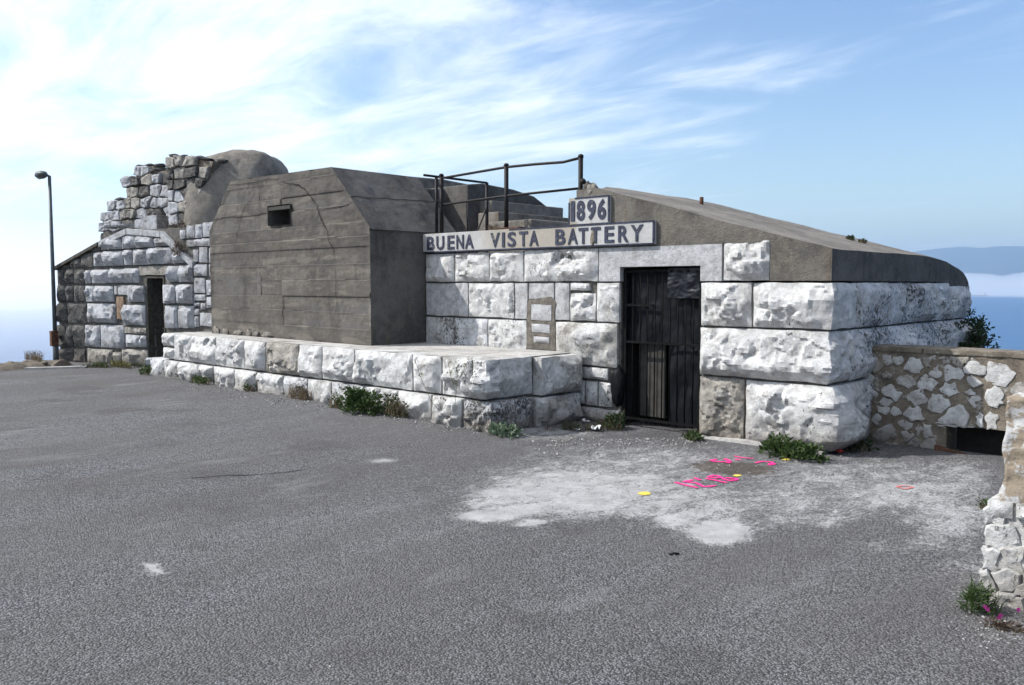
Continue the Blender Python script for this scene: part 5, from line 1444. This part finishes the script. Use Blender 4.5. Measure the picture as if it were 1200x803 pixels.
# ------------------------------------------------------------------ marks, litter, soil, grit
def ribbon(name, strokes, width, m, lift=.006):
    V, F, A_ = [], [], []
    for st in strokes:
        P = []
        for (a, b), (c, d) in zip(st, st[1:]):
            for k in range(5): P.append((a + (c - a) * k / 5, b + (d - b) * k / 5))
        P.append(st[-1]); W3 = [on_g(*p, lift) for p in P]; k0 = len(V)
        for i, p in enumerate(W3):
            d = (W3[min(i + 1, len(W3) - 1)] - W3[max(i - 1, 0)]); d.z = 0; s = Vector((-d.y, d.x, 0)).normalized() * width * .5
            for k, f in enumerate((-1, -.4, .4, 1)): q = p + s * f; V.append((q.x, q.y, G(q.x, q.y) + lift)); A_.append((0.25, 1, 1, .25)[k])
        for i in range(len(W3) - 1):
            for k in range(3): q = k0 + 4 * i + k; F.append((q, q + 1, q + 5, q + 4))
    o = obj(name, V, F, m, road)
    at = o.data.attributes.new('solid', 'FLOAT', 'POINT'); at.data.foreach_set('value', A_); return o
def dot(px, py, rx_, ry_, m):
    V, F, A_ = [], [], []; N = 20; c = on_g(px, py, .006); V.append((c.x, c.y, G(c.x, c.y) + .006)); A_.append(1)
    for ring, al in ((.6, .9), (1.0, .2)):
        for k in range(N):
            th = 2 * math.pi * k / N; j = 1 + .25 * noise.noise(Vector((math.cos(th) * 2, math.sin(th) * 2, px)))
            p = on_g(px + rx_ * ring * math.cos(th) * j, py + ry_ * ring * math.sin(th) * j); V.append((p.x, p.y, G(p.x, p.y) + .006)); A_.append(al)
    for k in range(N): F += [(0, 1 + k, 1 + (k + 1) % N), (1 + k, 1 + N + k, 1 + N + (k + 1) % N, 1 + (k + 1) % N)]
    o = obj('spray_paint_dot', V, F, m, road); at = o.data.attributes.new('solid', 'FLOAT', 'POINT'); at.data.foreach_set('value', A_)
Zm = lambda L: [(780 + a * .125, 525 + b * .125) for a, b in L]
for st in ([(85, 320), (180, 345), (300, 372)], [(170, 315), (255, 300)], [(170, 315), (290, 328), (325, 345), (360, 362), (400, 360), (468, 350)], [(265, 278), (328, 300)], [(372, 285), (470, 302), (572, 325)],
           [(395, 272), (450, 256), (490, 260), (520, 275), (555, 295), (600, 305), (655, 300), (668, 290), (655, 285), (560, 278)], [(395, 272), (470, 280), (520, 275)]):
    ribbon('spray_paint_stroke', [Zm(st)], .038, M['pink'])
for st, w_ in (([(420, 110), (455, 125), (560, 130), (610, 140)], .045), ([(430, 115), (480, 103)], .03), ([(555, 100), (580, 112), (610, 128)], .05), ([(650, 105), (700, 110)], .05), ([(640, 75), (720, 90), (825, 98)], .03), ([(700, 90), (780, 95)], .03),
               ([(840, 140), (900, 125), (990, 130), (1020, 150), (960, 160)], .035), ([(960, 150), (1020, 152)], .06)):
    ribbon('spray_paint_stroke', [Zm(st)], w_, M['pink'])
dot(755, 579, 8.5, 2.3, M['yellow']); dot(864, 558, 5.5, 1.4, M['yellow']); dot(921, 539, 5.5, 1.2, M['yellow'])
ribbon('spray_paint_stroke', [[(1050, 570), (1060, 569), (1071, 571), (1060, 573), (1050, 570)]], .022, M['faint_pink'])
n = NT('asphalt_crack'); n.b.inputs['Base Color'].default_value = (.018, .017, .016, 1); M['acrack'] = n.done((.018, .017, .016), 1.0)
def roadcrack(px, w_):
    P = []
    for (a, b), (c, d) in zip(px, px[1:]):
        for k in range(10): P.append((a + (c - a) * k / 10, b + (d - b) * k / 10))
    V, F = [], []
    for i, p in enumerate(P):
        q = on_g(*p, .004); q += Vector((.03 * noise.noise(q * 5), .03 * noise.noise(q * 5 + Vector((7, 0, 0))), 0)); e = w_ * (.3 + .9 * abs(noise.noise(q * 7))) * min(1, .2 + 4 * min(i, len(P) - 1 - i) / len(P))
        for s in (-1, 1): r_ = q + FH * s * e; V.append((r_.x, r_.y, G(r_.x, r_.y) + .004))
    for i in range(len(P) - 1): F.append((2 * i, 2 * i + 1, 2 * i + 3, 2 * i + 2))
    obj('crack', V, F, M['acrack'], road)
roadcrack([(205, 562), (250, 558), (300, 556), (345, 552), (372, 548)], .016)
# stick on the road
p = on_g(790, 651)
tag(tube('charred_stick', [p + RT * -.033 + Vector((0, 0, .008)), p + RT * .0 + FH * .004 + Vector((0, 0, .012)), p + RT * .035 + FH * .012 + Vector((0, 0, .008))], [.006, .009, .006], M['void'], None, 6), 'short black stick lying alone on the asphalt', 'stick')
# litter
def paper(px, py, s, m, lab, seed):
    c = on_g(px, py); rnd = random.Random(seed); V, F = [], []; N = 6
    for j in range(N + 1):
        for i in range(N + 1):
            a, b = (i / N - .5) * s, (j / N - .5) * s * .8; z = .02 + abs(noise.noise(Vector((a * 14 + seed, b * 14, 0)))) * s * .6
            V.append((c.x + a, c.y + b, c.z + z))
    for j in range(N):
        for i in range(N): a = j * (N + 1) + i; F.append((a, a + 1, a + N + 2, a + N + 1))
    tag(obj('litter_scrap', V, F, m), lab, 'litter')
paper(686, 496, .09, M['paper'], 'small crumpled white scrap under the small stones left of the gate', 2)
paper(697, 505, .13, M['paper'], 'larger crumpled white plastic scrap in the shade left of the gate', 5)
paper(676, 506, .06, M['paper'], 'smallest white scrap, nearest the ledge end', 9)
paper(980, 532, .12, M['red'], 'crumpled red wrapper in the shaded corner by the parapet', 11)
# grit and pebbles swept against the masonry
rnd = random.Random(12); V, F = [], []
def pebble(c, r):
    k = len(V); o = [Vector((1, 0, 0)), Vector((-.4, .9, 0)), Vector((-.5, -.8, 0)), Vector((0, 0, .8)), Vector((.1, 0, -.5))]
    rot = Matrix.Rotation(rnd.uniform(0, 6.28), 3, 'Z')
    for q in o: V.append(Vector(c) + rot @ (q * r * rnd.uniform(.7, 1.2)))
    for t_ in ((0, 1, 3), (1, 2, 3), (2, 0, 3), (1, 0, 4), (2, 1, 4), (0, 2, 4)): F.append(tuple(k + i for i in t_))
for _ in range(420):
    a = rnd.uniform(200, 560); p = on_g(a, 445 + (a - 200) * .155 + abs(rnd.gauss(0, 6))); pebble((p.x, p.y, p.z + .004), rnd.uniform(.006, .02))
for _ in range(260):
    p = on_g(rnd.uniform(620, 830), 514 + abs(rnd.gauss(0, 9))); pebble((p.x, p.y, p.z + .004), rnd.uniform(.006, .02))
for _ in range(160):
    p = on_g(rnd.uniform(830, 1160), 548 + rnd.gauss(0, 10)); pebble((p.x, p.y, p.z + .003), rnd.uniform(.005, .014))
for _ in range(260):
    p = on_g(rnd.uniform(0, 1200), rnd.uniform(480, 803)); pebble((p.x, p.y, p.z + .002), rnd.uniform(.003, .009))
for _ in range(120):
    p = on_g(1165 + rnd.gauss(0, 20), 735 + rnd.gauss(0, 14)); pebble((p.x, p.y, p.z + .002), rnd.uniform(.003, .010))
tag(obj('grit', V, F, M['pebble']), 'loose pale grit and pebbles scattered over the road', 'grit', kind='stuff')
# ------------------------------------------------------------------ far ship
sp_ = on_z(1147, 347, SEA + .5); sp_ = EYE + (sp_ - EYE) * .98
ship = thing('cargo_ship', 'tiny pale ship on the sea before the fog bank', 'ship', (sp_.x, sp_.y, SEA))
d = RT
TSh = lambda x, y, z: Vector((sp_.x, sp_.y, SEA)) + RT * x + FH * y + Vector((0, 0, z))
prism('hull', [(-60, 0), (55, 0), (66, 9), (-62, 8)], -9, 9, M['steel'], ship, TSh)
prism('superstructure', [(30, 8.2), (48, 8.2), (47, 26), (33, 26)], -7, 7, M['paper'], ship, TSh)
